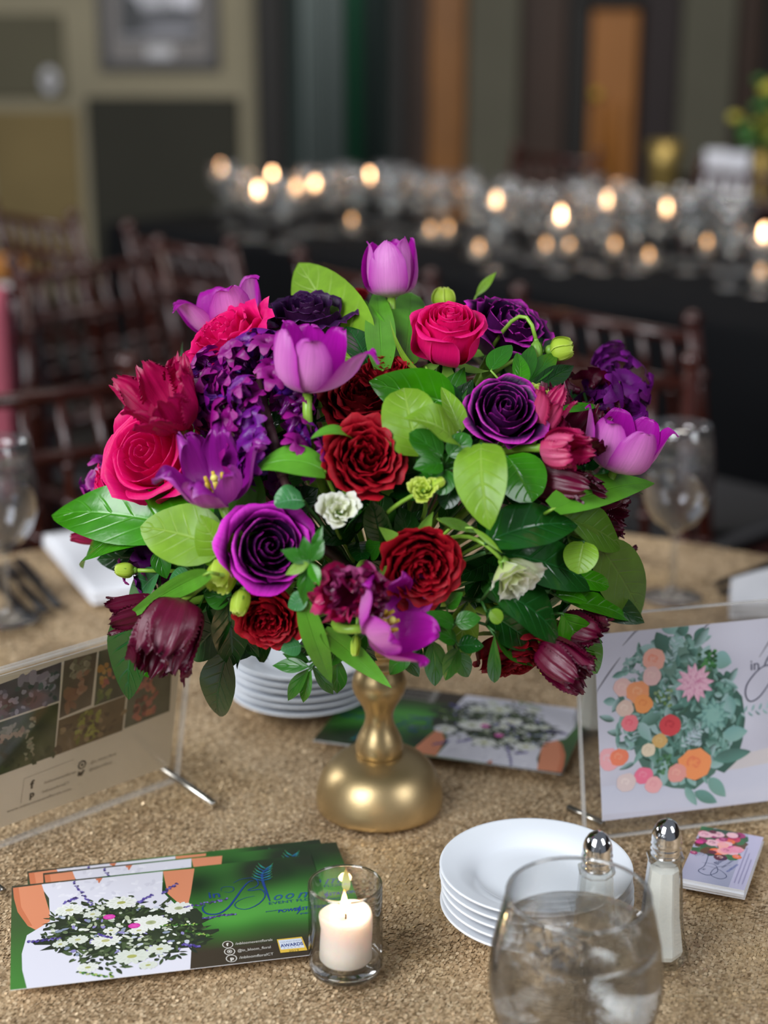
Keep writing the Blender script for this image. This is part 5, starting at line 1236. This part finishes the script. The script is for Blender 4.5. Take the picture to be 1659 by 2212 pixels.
# postcard: front card of the fan, lower left
_z = TZ+.0060
TL, BL_, TRp = on(20, 1918, _z), on(22, 2140, _z), on(665, 1850, _z)
PW, PH = .2345, .1415
def flatM(bl, ang, z): return Matrix.Translation((bl.x, bl.y, z)) @ rz(ang)
a1 = math.atan2(TRp.y-TL.y, TRp.x-TL.x)
ZC = TZ+.0042
M1 = flatM(BL_, a1, ZC+.0018)
def postcard_art():
    A = Art(PW, PH, 2.5e-7); A.M = M1 @ Matrix.Translation((0, 0, .0005)); P = A.px; r = random.Random(5); random.seed(5)
    def bgc(x, y):
        u, v = x/PW, y/PH; n = nz(x, y, 22, 1); g = mixc('162C14', '3E7C30', 1.9*n-.45)
        if u < .3: return mixc(mixc('3C3A30', '4C8A3C', 1.2*(1-v)-.1+.6*(n-.5)), '2A3A20', .2)
        hi = math.exp(-((u-.86)/.16)**2-((v-.52)/.18)**2)+.9*math.exp(-((u-.68)/.10)**2-((v-.45)/.10)**2)
        c = mixc(g, '54A040', hi*.95)
        c = mixc(c, '26301E', max(0, 1.15*math.exp(-((u-.80)/.07)**2-((v-.88)/.16)**2)+1.2*math.exp(-((u-1.0)/.12)**2-((v-.95)/.12)**2)))
        return mixc(c, '3E352A', max(0, (.36-v)/.22))
    A.grid(bgc, 110, 66)
    Q = lambda pts: [P(*p) for p in pts]
    skin, skin2 = 'D98A66', 'C87450'
    A.poly(Q([(28, 1918), (92, 1910), (96, 1932), (108, 1972), (106, 2010), (84, 2012), (60, 2000), (38, 1970), (30, 1940)]), skin)
    A.poly(Q([(28, 1918), (40, 1917), (46, 1960), (70, 2000), (60, 2000), (38, 1970), (30, 1940)]), skin2)
    A.poly(Q([(90, 1910), (352, 1882), (350, 1925), (400, 1975), (414, 2040), (412, 2100), (58, 2137), (48, 2095), (47, 2060), (58, 2020), (108, 1990), (106, 1940), (95, 1925)]), 'DAD8E2')
    A.poly(Q([(352, 1882), (420, 1876), (412, 1930), (405, 1960), (385, 1950), (362, 1930)]), skin)
    A.poly(Q([(206, 1898), (222, 1896), (214, 1908)]), skin2)
    for i in range(40):
        x, y = P(r.uniform(100, 345), r.uniform(1900, 1935)); A.ell(x, y, .003, .0015, r.choice(['E4E2EA', 'CFCDD8', 'E0DEE6']), r.uniform(0, 3), 8)
    # bouquet
    cx, cy = 262, 2008
    def sprig_(x, y, dx, dy, n, c):
        for k in range(n):
            q = k/n; px_, py_ = x+dx*q, y+dy*q; a, b = P(px_+r.uniform(-3, 3), py_+r.uniform(-2, 2)); A.ell(a, b, .0013, .0009, r.choice(c), r.uniform(0, 3), 6)
    for (bx_, by_, rx_, ry_) in [(262, 2010, .058, .026), (220, 1985, .04, .018), (330, 2035, .045, .018)]:
        X, Y = P(bx_, by_); A.ell(X, Y, rx_, ry_, '2C3426', .1, 40, .16, '3A4632')
    for i in range(420):
        a = r.uniform(0, 6.28); q = r.uniform(0, 1)**.6; x, y = cx+q*175*math.cos(a), cy+q*78*math.sin(a)+6; X, Y = P(x, y)
        A.leaf(X, Y, r.uniform(.004, .011), r.uniform(.0015, .004), r.uniform(0, 6.28), r.choice(['20241E', '2E3A22', '3A4A2C', '262A30', '4A5A3A', '1C2020', '5C6E42']), r.choice(['303A28', '48583A']))
    for i in range(190):
        a = r.uniform(0, 6.28); q = r.uniform(0, 1)**.6; x, y = cx+q*158*math.cos(a), cy+q*64*math.sin(a)+4; X, Y = P(x, y)
        A.ell(X, Y, r.uniform(.0012, .0034), r.uniform(.0008, .002), r.choice(['D8DACC', 'C8CCBC', 'B4BAA8', 'E2E4DC', '8A94A8', '8E86B8', 'A8B092', '6C7A58', 'C6CAD6']), r.uniform(0, 3), 7, .2)
    for (x, y, s) in [(150, 1966, .011), (262, 1950, .012), (228, 2032, .011), (285, 2066, .013), (168, 2030, .008), (200, 1975, .007), (345, 2050, .009), (300, 2010, .007), (130, 2040, .006), (240, 2010, .006), (190, 2090, .008), (320, 2085, .007)]:
        X, Y = P(x, y); A.daisy(X, Y, s, 13, r.choice(['E6E6DE', 'D6DACE', 'ECECE6']), r.choice(['A8AA5E', 'B6B47A']), .62, 'C8CCBE')
    for (x, y, s) in [(326, 1993, .013), (386, 1962, .011)]:
        X, Y = P(x, y)
        for k in range(3): A.daisy(X, Y, s*(1-.28*k), 16, 'E8E8E2', None, .68, 'D2D4C8')
        A.ell(X, Y, s*.3, s*.22, 'B4B890', c2='8E9868')
    for (x, y) in [(236, 1981), (290, 2000)]:
        X, Y = P(x, y); A.ell(X, Y, .0046, .0036, 'C42A94', c2='E060B8')
        for k in range(7): A.ell(X+.003*math.cos(k), Y+.0022*math.sin(k), .0016, .0008, 'D84AAA', k, 6)
    pu = ['5A4A98', '4A3C84', '7468B0', '3E3460']
    for a in [(158, 1905, 42, 52), (352, 1930, 30, -22), (140, 1950, 28, -12), (60, 2035, 70, -8), (400, 1960, 95, -18), (440, 1985, 70, -12), (300, 1950, 30, -18), (215, 2020, 25, 6), (395, 2040, 40, 6)]:
        sprig_(*a, 26, pu)
    for a in [(350, 2000, 80, -4), (400, 2010, 60, 14), (170, 2100, 60, 10), (240, 2100, 6, 34)]: sprig_(*a, 26, ['4A7C34', '6A9A48', '2C4A24', 'A8B860'])
    # lettering: in Bloom EVENT FLORALS
    blue = '1F3F86'
    x0, y0 = P(450, 1941); x1, y1 = P(474, 1938); A.text('in', x0, y0, .0125, blue, 0, 0, .0092, .00012)
    for k in (0, 1):
        def S(pts, w, c=blue): A.stroke(Q(pts), w, c, 36)
    S([(548, 1903), (538, 1905), (525, 1918), (508, 1942), (492, 1962), (472, 1974), (450, 1975), (439, 1968), (438, 1960), (444, 1956)], .0016)
    S([(504, 1908), (520, 1900), (545, 1897), (557, 1905), (555, 1915), (535, 1923), (545, 1924), (565, 1922), (573, 1935), (560, 1952), (535, 1964), (515, 1963), (507, 1956), (512, 1948), (530, 1940), (550, 1936)], .0009)
    S([(478, 1925), (478, 1919), (488, 1916), (503, 1917), (504, 1924), (495, 1928), (484, 1927)], .0005)
    S([(583, 1947), (577, 1930), (570, 1912), (566, 1896), (568, 1885), (578, 1876)], .0021)
    for k in range(6):
        f = k/5; bx, by = 566+8*f*f, 1903-26*f
        for sd, c in ((-1, '2A8C8C'), (1, '2A7CA0')):
            S([(bx, by), (bx+sd*(11-3*f), by-3-1*f), (bx+sd*(20-7*f), by-5-3*f)], .0013, c if k % 2 else '1F5A8C')
            S([(bx+sd*(12-3*f), by-4), (bx+sd*(23-7*f), by-9-3*f)], .0007, '4CBE7A')
    for i, ch in enumerate('oom'):
        xx, yy = P([588, 613, 640][i], [1946, 1943, 1941][i]); A.text(ch, xx, yy, .0165, '2A5A8C', 0, .45, [.0088, .0088, .0145][i])
    xx, yy = P(580, 1955); A.text('EVENT FLORALS', xx, yy, .0052, '24507C', 0, 0, .047)
    xx, yy = P(574, 1971); A.text('powered by', xx, yy, .0032, '24507C', 0, .2, .011)
    xx, yy = P(600, 1972); A.text('POWERSTATION', xx, yy, .0058, '1F3F9A', 0, .35, .040, .0001)
    S([(649, 1957), (643, 1965), (648, 1965), (641, 1975)], .0012, '1F3F9A')
    xx, yy = P(648, 1976); A.text('EVENTS', xx, yy, .0030, '1F3F9A', 0, .3, .012)
    # icons and handles
    for (x, y, hx, hy, tx, g) in [(492, 2041, 508, 2042, '/inbloomeventflorals', 'f'), (496, 2056, 513, 2057, '@in_bloom_floral', 'i'), (500, 2071, 517, 2072, '/inbloomfloralCT', 'p')]:
        X, Y = P(x, y); A.ell(X, Y, .0040, .0047, 'D8D4CC', 0, 20); A.ell(X, Y, .0034, .0041, '40372C', 0, 20)
        if g == 'i':
            A.ell(X, Y, .0019, .0024, 'D8D4CC', 0, 8); A.ell(X, Y, .0014, .0018, '40372C', 0, 8); A.ell(X, Y, .0008, .001, 'D8D4CC', 0, 8)
        else: A.text(g, X-.001, Y-.0018, .0055, 'E2DED6', 0, 0, None, .0002)
        X, Y = P(hx, hy); A.text(tx, X, Y, .0046, 'D8D4CC', 0, .15, {'f': .0275, 'i': .0245, 'p': .0250}[g])
    c0 = Q([(598, 2030), (652, 2024), (664, 2053), (606, 2059)]); A.poly(c0, 'E8C04A')
    c0 = Q([(601, 2032), (650, 2027), (658, 2047), (607, 2052)]); A.poly(c0, 'DDE4F0')
    X, Y = P(607, 2047); A.text('AWARDS', X, Y, .0056, '3A4A88', 0, 0, .0165, .0002)
    X, Y = P(606, 2038); A.text('COUPLES CHOICE', X, Y, .0026, '7A8AB0', 0, 0, .0165)
    X, Y = P(613, 2052); A.text('* * * * *', X, Y, .0036, '7A8AB0', 0, 0, .012)
    X, Y = P(624, 2057); A.text('2019', X, Y, .0034, '5A5030', 0, 0, .0075)
    return A
ART1 = postcard_art()
def postcard(label, M, group, art_mesh=[None]):
    g = thing('postcard', label, 'postcard', M, group); card_body(g, PW, PH)
    if art_mesh[0] is None: ART1.build('print', g, Matrix.Translation((0, 0, .00042))); art_mesh[0] = ART1.mesh
    else: obj('print', art_mesh[0], None, g, Matrix.Translation((0, 0, .00042)))
    return g
postcard('glossy florist postcard, front one of the fan at the lower left', M1, 'postcards fanned out at the lower left')
p2 = on(672, 1812); M2 = M1 @ Matrix.Translation((.026, .024, -.0006)) ; M2 = M2 @ rz(-.01)
postcard('glossy florist postcard in the middle of the fan at the lower left', M1 @ Matrix.Translation((.0245, .0165, -.0009)) @ rz(.004), 'postcards fanned out at the lower left')
postcard('glossy florist postcard at the back of the fan at the lower left', M1 @ Matrix.Translation((.0135, .0235, -.0018)) @ rz(.012), 'postcards fanned out at the lower left')
b0, b1 = on(685, 1602, TZ+.0045), on(1215, 1672, TZ+.0045); ab = math.atan2(b1.y-b0.y, b1.x-b0.x)
MB_ = Matrix.Translation((b1.x, b1.y, ZC)) @ rz(ab+math.pi) @ Matrix.Translation((0, -PH, 0))
postcard('glossy florist postcard lying upside down behind the gold vase, upper one', MB_ @ Matrix.Translation((-.002, .003, .0010)) @ rz(-.015), 'postcards lying behind the gold vase')
postcard('glossy florist postcard lying upside down behind the gold vase, lower one', MB_, 'postcards lying behind the gold vase')

# business cards at the right
q0, q1, q2 = on(1465, 1898, TZ+.012), on(1605, 1925, TZ+.012), None
ang = math.atan2(q1.y-q0.y, q1.x-q0.x); BW, BH = .0505, .089
def bizcards():
    base = Matrix.Translation((q0.x, q0.y, TZ+.0035)) @ rz(ang); n = 9; r = random.Random(8)
    A = Art(BW, BH); A.M = base @ Matrix.Translation((0, 0, .0094)); P = A.px; random.seed(9)
    A.grid(lambda x, y: mixc('9A9CB4', 'B4B2C8', .5+.8*(nz(x, y, 40)-.5)+.4*(y/BH-.3)), 20, 34)
    Q = lambda pts: [P(*p) for p in pts]
    A.poly(Q([(1616, 1925), (1700, 1800), (1720, 1800), (1730, 1760), (1655, 1800), (1640, 1806), (1586, 1899)]), 'B8B2CE') if False else None
    A.rect(BW*.76, 0, BW, BH, 'BDB8D2')
    for i in range(60):
        x, y = r.uniform(0, BW*.74), BH*(.52+.46*r.random()); A.ell(x, y, r.uniform(.003, .007), r.uniform(.003, .006), r.choice(['1E5A34', '2E6A3C', '14402A', '5A3A20']), r.uniform(0, 3), 9, .2)
    for i in range(34):
        x, y = r.uniform(.002, BW*.72), BH*(.48+.48*r.random()); A.rosette(x, y, r.uniform(.003, .0062), r.choice(['D4328A', 'E890A8', 'A01E6A', 'F0A8A0', 'C82A5A', '5A1030', 'E8703A', 'E8B4C0']), r.choice(['F0A0C0', 'B0306A', 'F4C4B8', '8A1A4A']))
    navy = '3A4468'
    A.stroke([(.010, .040), (.014, .046), (.015, .026), (.012, .016), (.020, .012), (.026, .020), (.022, .030), (.012, .030)], .0006, navy, 40)
    A.stroke([(.015, .026), (.026, .024), (.034, .016), (.030, .010), (.022, .014), (.024, .026), (.034, .034)], .0005, navy, 40)
    for k in range(5): A.stroke([(.006+.0012*k, .038+.0015*k), (.0035+.0012*k, .041+.0015*k)], .0009, '24345C', 4, smooth=False)
    A.text('Bloom', .024, .030, .006, navy, 1.2, .3, .014)
    A.text('EVENT FLORALS', .029, .027, .0024, navy, 1.2, 0, .016)
    A.text('in', .016, .018, .004, navy, 1.2)
    A.text('POWERSTATION', .034, .022, .003, '2A4AA0', 1.2, .2, .016)
    for k in range(3):
        A.rect(BW*(.81+.06*k), .008, BW*(.825+.06*k), BH*(.75-.1*k), '9C96B8')
    for i in range(n):
        dx, dy = (r.uniform(-.0004, .0004), r.uniform(-.0005, .0005))
        if i < 3: dx, dy = .0008, .0018
        lab = {0: 'lowest'}.get(i, None)
        words = ['lowest', 'second', 'third', 'fourth', 'fifth', 'sixth', 'seventh', 'eighth']
        lb = 'florist business card with pink flowers and swash lettering, top of the small stack' if i == n-1 else f'pale business card edge, {words[i]} from the bottom of the small stack'
        g = thing('business_card', lb, 'business card', base @ Matrix.Translation((dx, dy, i*.00104)) @ rz(r.uniform(-.012, .012)), 'business cards stacked at the right')
        MB().box(0, BW, 0, BH, 0, .00092).build('card', 'card_stock', g, smooth=False)
        if i == n-1: A.build('print', g, Matrix.Translation((0, 0, .00094)))
bizcards()

# ------------------------------------------------------------------ standing acrylic frames
def stand(label, corner, ang, lean, W, H, side, cardW, cardH, cx0, cz0, art_fn, rods, cardlabel, ft=.003):
    """upright clear sheet on two metal bar feet; local x along the sheet, y up the sheet"""
    M = Matrix.Translation(corner) @ rz(ang) @ Matrix.Rotation(math.pi/2-lean, 4, 'X')
    g = thing('acrylic_sign_holder', label, 'sign holder', M)
    MB().box(0, W, 0, H, -ft, -ft+.0022, bev=.0006).build('rear_panel', 'acrylic', g, smooth=False)
    MB().box(0, W, 0, H, .0008, .0030, bev=.0006).build('front_panel', 'acrylic', g, smooth=False)
    e = MB()
    for (a, b, c, d) in ((0, .0012, 0, H), (W-.0012, W, 0, H), (0, W, 0, .0012), (0, W, H-.0012, H)):
        e.box(a-.0003, b+.0003, c-.0003, d+.0003, -ft-.0002, -ft+.0024).box(a-.0003, b+.0003, c-.0003, d+.0003, .0006, .0032)
    e.build('polished_edge', 'acrylic_edge', g, smooth=False)
    for p0, p1 in rods:
        Mi = M.inverted(); MB().tube([Mi @ p0, Mi @ p1], .0032, 14).build('foot_bar', 'steel', g)
    c = thing('photo_card', cardlabel, 'photo card', M @ Matrix.Translation((cx0, cz0, -.0004)))
    MB().box(0, cardW, 0, cardH, -.0003, .0003).build('card', 'card_stock', c, smooth=False)
    A = Art(cardW, cardH); A.M = M @ Matrix.Translation((cx0, cz0, 0)); art_fn(A)
    A.build('print', c, Matrix.Translation((0, 0, .00032)))
    return M
t = NT('acrylic_edge'); tr = t.n('ShaderNodeBsdfTransparent'); b = t.bsdf((.75, .74, .72, 1), .1, 0, .8); mx = t.n('ShaderNodeMixShader'); mx.inputs[0].default_value = .26
t.l(tr.outputs[0], mx.inputs[1]); t.l(b.outputs[0], mx.inputs[2]); t.done(mx.outputs[0], 'acrylic_edge')

def art_right(A):
    P = A.px; Q = lambda pts: [P(*p) for p in pts]; r = random.Random(6); random.seed(6)
    def bgc(x, y):
        n = nz(x*1.0, y*3, 10, 2); c = mixc('B4B2C4', 'D2D2E2', .2+1.1*n)
        u = x/A.w; return mixc(c, '605E6C', max(0, min(.75, (u-.66)*1.6*(1-abs(y/A.h-.45)*1.2))))
    A.grid(bgc, 70, 50)
    for a in [[(1345, 1395), (1405, 1332)], [(1500, 1385), (1560, 1312)], [(1285, 1500), (1340, 1420)], [(1640, 1420), (1700, 1330)]]:
        A.stroke(Q([a[0], ((a[0][0]+a[1][0])/2, (a[0][1]+a[1][1])/2-2), a[1]]), .0016, '7A7884', 10)
    A.poly(Q([(1560, 1640), (1700, 1605), (1700, 1700), (1560, 1700)]), 'D0CACE'); A.poly(Q([(1300, 1700), (1600, 1660), (1700, 1640), (1700, 1760), (1300, 1760)]), 'CCCEE0')
    tl = ['5E8C82', '7AA39A', '4A7468', '8CB4AE', '36584C', 'A0BEC0']
    def lf(x, y, Lp, Wp, a, c): X, Y = P(x, y); k = depth(A.M @ Vector((X, Y, 0)))/FPX; A.leaf(X, Y, Lp*k, Wp*k, D2R(a), c, random.choice(tl))
    def el(x, y, rx, ry, c, a=0, c2=None, wob=.1): X, Y = P(x, y); k = depth(A.M @ Vector((X, Y, 0)))/FPX; A.ell(X, Y, rx*k, ry*k, c, D2R(a), 14, wob, c2)
    def ro(x, y, R, c, c2): X, Y = P(x, y); k = depth(A.M @ Vector((X, Y, 0)))/FPX; A.rosette(X, Y, R*k, c, c2)
    el(1470, 1560, 118, 150, '54786C', 0, '3A5A4E', .06); el(1545, 1560, 70, 110, '3E6258', 0, '2E4C42', .1); el(1470, 1440, 70, 60, '6A8C80', 0, None, .1)
    for i in range(300):
        a = r.uniform(0, 6.28); q = r.uniform(0, 1)**.5; x, y = 1462+q*135*math.cos(a), 1535+q*165*math.sin(a)
        lf(x, y, r.uniform(18, 42), r.uniform(10, 22), r.uniform(0, 360), r.choice(tl+['3A5A48', '2A4238']))
    for i in range(60):
        x, y = r.uniform(1350, 1420), r.uniform(1420, 1470); el(x, y, 5, 3, r.choice(['8AA8A6', '6E8C8A', 'A4B8BA']), r.uniform(0, 180))
    for (x, y, L, W, a, c) in [(1478, 1375, 46, 30, 100, '3E6456'), (1455, 1370, 50, 40, 110, '7FA8A4'), (1440, 1410, 52, 34, 115, '3C6252'), (1500, 1400, 56, 22, 50, '44685A'), (1540, 1420, 46, 40, -20, '8AB4B4'), (1568, 1500, 56, 36, -80, '74A29E'), (1520, 1480, 40, 30, 60, '4C7A4A'),
                               (1430, 1490, 44, 26, 190, '3E5C4C'), (1430, 1540, 58, 30, 200, '4E7466'), (1400, 1600, 60, 28, -70, '3E6E56'), (1560, 1590, 60, 34, 5, '7AA8A6'), (1540, 1640, 90, 30, 5, '4E7068'), (1500, 1710, 60, 26, -30, '6A9A94'), (1440, 1640, 60, 26, -100, '8CB0AC'), (1480, 1700, 50, 20, -60, '7AA49E'), (1530, 1680, 60, 30, -50, '7CA8A0'), (1380, 1560, 50, 26, -60, 'A2C0C2')]:
        lf(x, y, L, W, a, c)
    for i in range(26): el(r.uniform(1510, 1550), r.uniform(1405, 1445), 5, 4, r.choice(['2E6A34', '4C8A4A', '26542C']))
    for i in range(30): el(r.uniform(1410, 1450), r.uniform(1490, 1525), 4, 4, r.choice(['3C6A34', '6A8A4A', '88A070']))
    for i in range(26): el(r.uniform(1420, 1452), r.uniform(1630, 1670), 4, 4, r.choice(['3C6A44', '5A8A64']))
    for k in range(9):   # dusty silver lobed leaves
        for (x, y, a) in ((1440, 1440, 70), (1410, 1540, 60), (1470, 1610, 40), (1360, 1620, 80), (1600, 1540, 10)):
            lf(x+8*k*math.cos(D2R(a)), y-8*k*math.sin(D2R(a)), 16, 6, a+(55 if k % 2 else -55), r.choice(['B8CCD8', '9EB8C4', 'C6D4DE']))
    for (x, y, R, c, c2) in [(1412, 1425, 24, 'EFB0A0', 'F09478'), (1408, 1460, 20, 'E8C0C0', 'F0CEC8'), (1345, 1485, 20, 'E8C0BC', 'F0D0C8'), (1378, 1495, 24, 'F0A070', 'F4B48C'), (1390, 1520, 20, 'F4A05E', 'E88A50'), (1350, 1530, 18, 'E0C4B8', 'ECD8CC'),
                             (1360, 1562, 18, 'F0808C', 'E85C74'), (1448, 1566, 23, 'D84A52', 'B8303E'), (1315, 1640, 24, 'F0B0B8', 'E8C4CC'), (1337, 1636, 19, 'F28868', 'F4A484'), (1500, 1650, 34, 'F49A62', 'E87C58'), (1462, 1670, 20, 'E8A098', 'F0B4A8'), (1390, 1675, 19, 'F07A9A', 'F49AB0'),
                             (1412, 1695, 18, 'F0B0B4', 'E8A0A8'), (1352, 1690, 20, 'E0CCCC', 'F0E0DC'), (1425, 1600, 16, 'D8B070', 'E0C488'), (1400, 1620, 15, 'E8D8C0', 'DCC8B0')]:
        ro(x, y, R*1.12, c, c2)
    for k in range(3):
        for j in range(13):
            a = j*27.7+k*12; X, Y = P(1500+(-1)**j*2, 1475); kk = depth(A.M @ Vector((X, Y, 0)))/FPX; A.leaf(X, Y, (44-13*k)*kk, 14*kk, D2R(a), 'D89AB8' if k < 2 else 'C878A0', 'E8BCD0')
    for k in range(3):
        for j in range(8):
            X, Y = P(1540, 1545); kk = depth(A.M @ Vector((X, Y, 0)))/FPX; A.leaf(X, Y, (42-12*k)*kk, 16*kk, D2R(j*45+k*20), ['3E6A68', '5E8E8A', '86B0AA'][k], '8AB8B0')
    for k in range(6):
        for j in range(4): lf(1490+k*5, 1590+j*4, 14, 6, 60+j*40+k*10, 'C4D0E0')
    navy = '4A4A5E'
    X, Y = P(1620, 1448); A.text('in', X, Y, .0125, navy)
    A.stroke(Q([(1690, 1400), (1662, 1415), (1650, 1440), (1660, 1420)]), .0008, navy)
    A.stroke(Q([(1700, 1440), (1665, 1435), (1640, 1445), (1615, 1475), (1610, 1500), (1620, 1515), (1640, 1505), (1662, 1475), (1700, 1420)]), .0012, navy)
    A.stroke(Q([(1655, 1440), (1675, 1425), (1700, 1424)]), .0007, navy)
simple('frame_dummy', '808080')
cR = on(1262, 1815, TZ+.0035)
stand('clear acrylic sign holder at the right edge of the table', cR, math.atan2(.04, .163), D2R(13), .215, .185, 1, .20, .155, .0165, .014, art_right,
      [(on(1228, 1745, TZ+.0075), on(1302, 1780, TZ+.0075)), (on(1720, 1700, TZ+.0075), on(1790, 1735, TZ+.0075))], 'photo card of a peach and dusty green bouquet in the right acrylic holder')

def art_left(A):
    P = A.px; Q = lambda pts: [P(*p) for p in pts]; r = random.Random(11); random.seed(11)
    A.rect(0, 0, A.w, A.h, 'D8CEBC')
    A.grid(lambda x, y: mixc('D2C8B4', 'DED4C2', nz(x, y, 15)), 24, 16)
    A.poly(Q([(-40, 1436), (376, 1372), (378, 1384), (-40, 1450)]), 'E0DACF')
    def panel(pts, cols, n, blobs):
        c = Q(pts); x0 = min(p[0] for p in c); x1 = max(p[0] for p in c); y0 = min(p[1] for p in c); y1 = max(p[1] for p in c)
        def inside(a, b): # bilinear
            return (c[0][0]*(1-a)*(1-b)+c[1][0]*a*(1-b)+c[2][0]*a*b+c[3][0]*(1-a)*b, c[0][1]*(1-a)*(1-b)+c[1][1]*a*(1-b)+c[2][1]*a*b+c[3][1]*(1-a)*b)
        N = 12; V = [inside(i/N, j/N) for j in range(N+1) for i in range(N+1)]
        V = [A._clip(v) for v in V]
        A.add(V, [(j*(N+1)+i, j*(N+1)+i+1, (j+1)*(N+1)+i+1, (j+1)*(N+1)+i) for j in range(N) for i in range(N)], [mixc(cols[0], cols[1], 1.6*nz(v[0], v[1], 60, n)-.3) for v in V])
        for (a0, a1, b0, b1, k, rs, cc) in blobs:
            for i in range(k):
                x, y = inside(r.uniform(a0, a1), r.uniform(b0, b1)); A.ell(x, y, r.uniform(.4, 1)*rs, r.uniform(.3, .8)*rs, r.choice(cc), r.uniform(0, 3), 9, .2)
    g1 = ['6A6472', '8C8694', '5A6A68', '4A5454', '9A94A2', '3A4446']
    panel([(-60, 1500), (133, 1430), (128, 1514), (-60, 1576)][::1], ('3A3034', '6E6670'), 1, [(.1, .95, .2, .98, 70, .0035, g1), (.5, .8, .0, .35, 6, .008, ['8A8290', '9A929E'])])
    panel([(139, 1428), (210, 1408), (197, 1523), (128, 1552)], ('544C40', '6E5E4E'), 2, [(.2, .8, .05, .35, 24, .004, ['8E8670', '7A745E', 'A09882']), (.2, .5, .5, .98, 8, .007, ['86644E', '7C5A46']), (.5, .8, .3, .7, 8, .005, ['94705A', 'A0806A'])])
    panel([(214, 1407), (274, 1390), (274, 1500), (203, 1525)], ('3A3E30', '545644'), 3, [(.1, .95, .3, .65, 26, .0045, ['A86A50', 'A87A3A', '8A4A44', 'B08A4A', 'A05A54']), (.1, .9, .7, .95, 10, .004, ['5A6A3A', '7A8048'])])
    panel([(280, 1470), (372, 1430), (366, 1536), (268, 1574)], ('4A4C40', '5E6050'), 4, [(.2, .7, .1, .9, 34, .0045, ['8A4A46', '9A5A4E', 'B06A54', 'A8645A', '5A3430'])])
    panel([(-60, 1580), (127, 1518), (117, 1632), (-60, 1696)], ('2E3620', '4A5230'), 5, [(.35, .5, .1, .3, 14, .004, ['8E8878', '7A7A66']), (.62, .74, .05, .9, 22, .0032, ['9A9078', '8A8A70', '7A7058']), (.3, .6, .25, .4, 12, .004, ['907864', 'A08A72']), (0, 1, .8, 1, 20, .004, ['3A4A24', '2E3A1E'])])
    panel([(127, 1556), (272, 1502), (264, 1578), (119, 1632)], ('54462F', '6E5A40'), 6, [(.3, .6, .05, .95, 40, .004, ['7A7A30', '8A8A3A', '6A6A2C', '949446']), (.0, 1, .2, .9, 26, .004, ['4A3A28', '80694A', '8E7858'])])
    ink = '3A342E'
    for (x, y, ch, s) in [(70, 1702, 'f', .011), (68, 1722, 'p', .009)]: X, Y = P(x, y); A.text(ch, X-.002, Y, s, ink, 0, 0, None, .0004)
    X, Y = P(68, 1714); A.ell(X+.0005, Y+.0005, .0001, .0001, ink)
    X, Y = P(177, 1652); A.ell(X, Y, .0042, .0046, ink, 0, 8); A.ell(X, Y, .0026, .003, 'D2C8B4', 0, 10); A.ell(X, Y, .0014, .0016, ink, 0, 10)
    X, Y = P(175, 1670); A.poly([(X-.0035, Y-.002), (X+.001, Y-.003), (X+.0035, Y+.002), (X+.002, Y+.003), (X, Y+.001), (X-.003, Y+.0028)], ink)
    for (a, b, tx, wd) in [((95, 1694), .004, '/inbloomeventflorals', .030), ((90, 1714), .004, '/inbloomfloralCT', .026), ((195, 1650), .004, '@in_bloom_floral', .025), ((192, 1666), .004, '@inbloomfloral', .022), ((15, 1756), .004, 'www.inbloomeventflorals.com', .060)]:
        X, Y = P(*a); A.text(tx, X, Y, b, '7E7464', 0, 0, wd)
    A.stroke([P(45, 1735), P(52, 1682), P(160, 1640)], .0004, '8A806E', 4, False, False)
cardL = on(0, 1835)
e0 = Vector((-.316, 1.1755, TZ+.0035)); angL = math.atan2(1.297-1.178, -.182+.313)
e0 = e0 - Vector((math.cos(angL), math.sin(angL), 0))*.022
stand('clear acrylic sign holder at the left edge of the table', e0, angL, D2R(-12), .2015, .172, 1, .188, .148, .004, .018, art_left,
      [(on(280, 1612, TZ+.006), on(463, 1738, TZ+.006)), (on(-170, 1800, TZ+.006), on(5, 1925, TZ+.006))], 'collage card of wedding flower photos in the left acrylic holder')
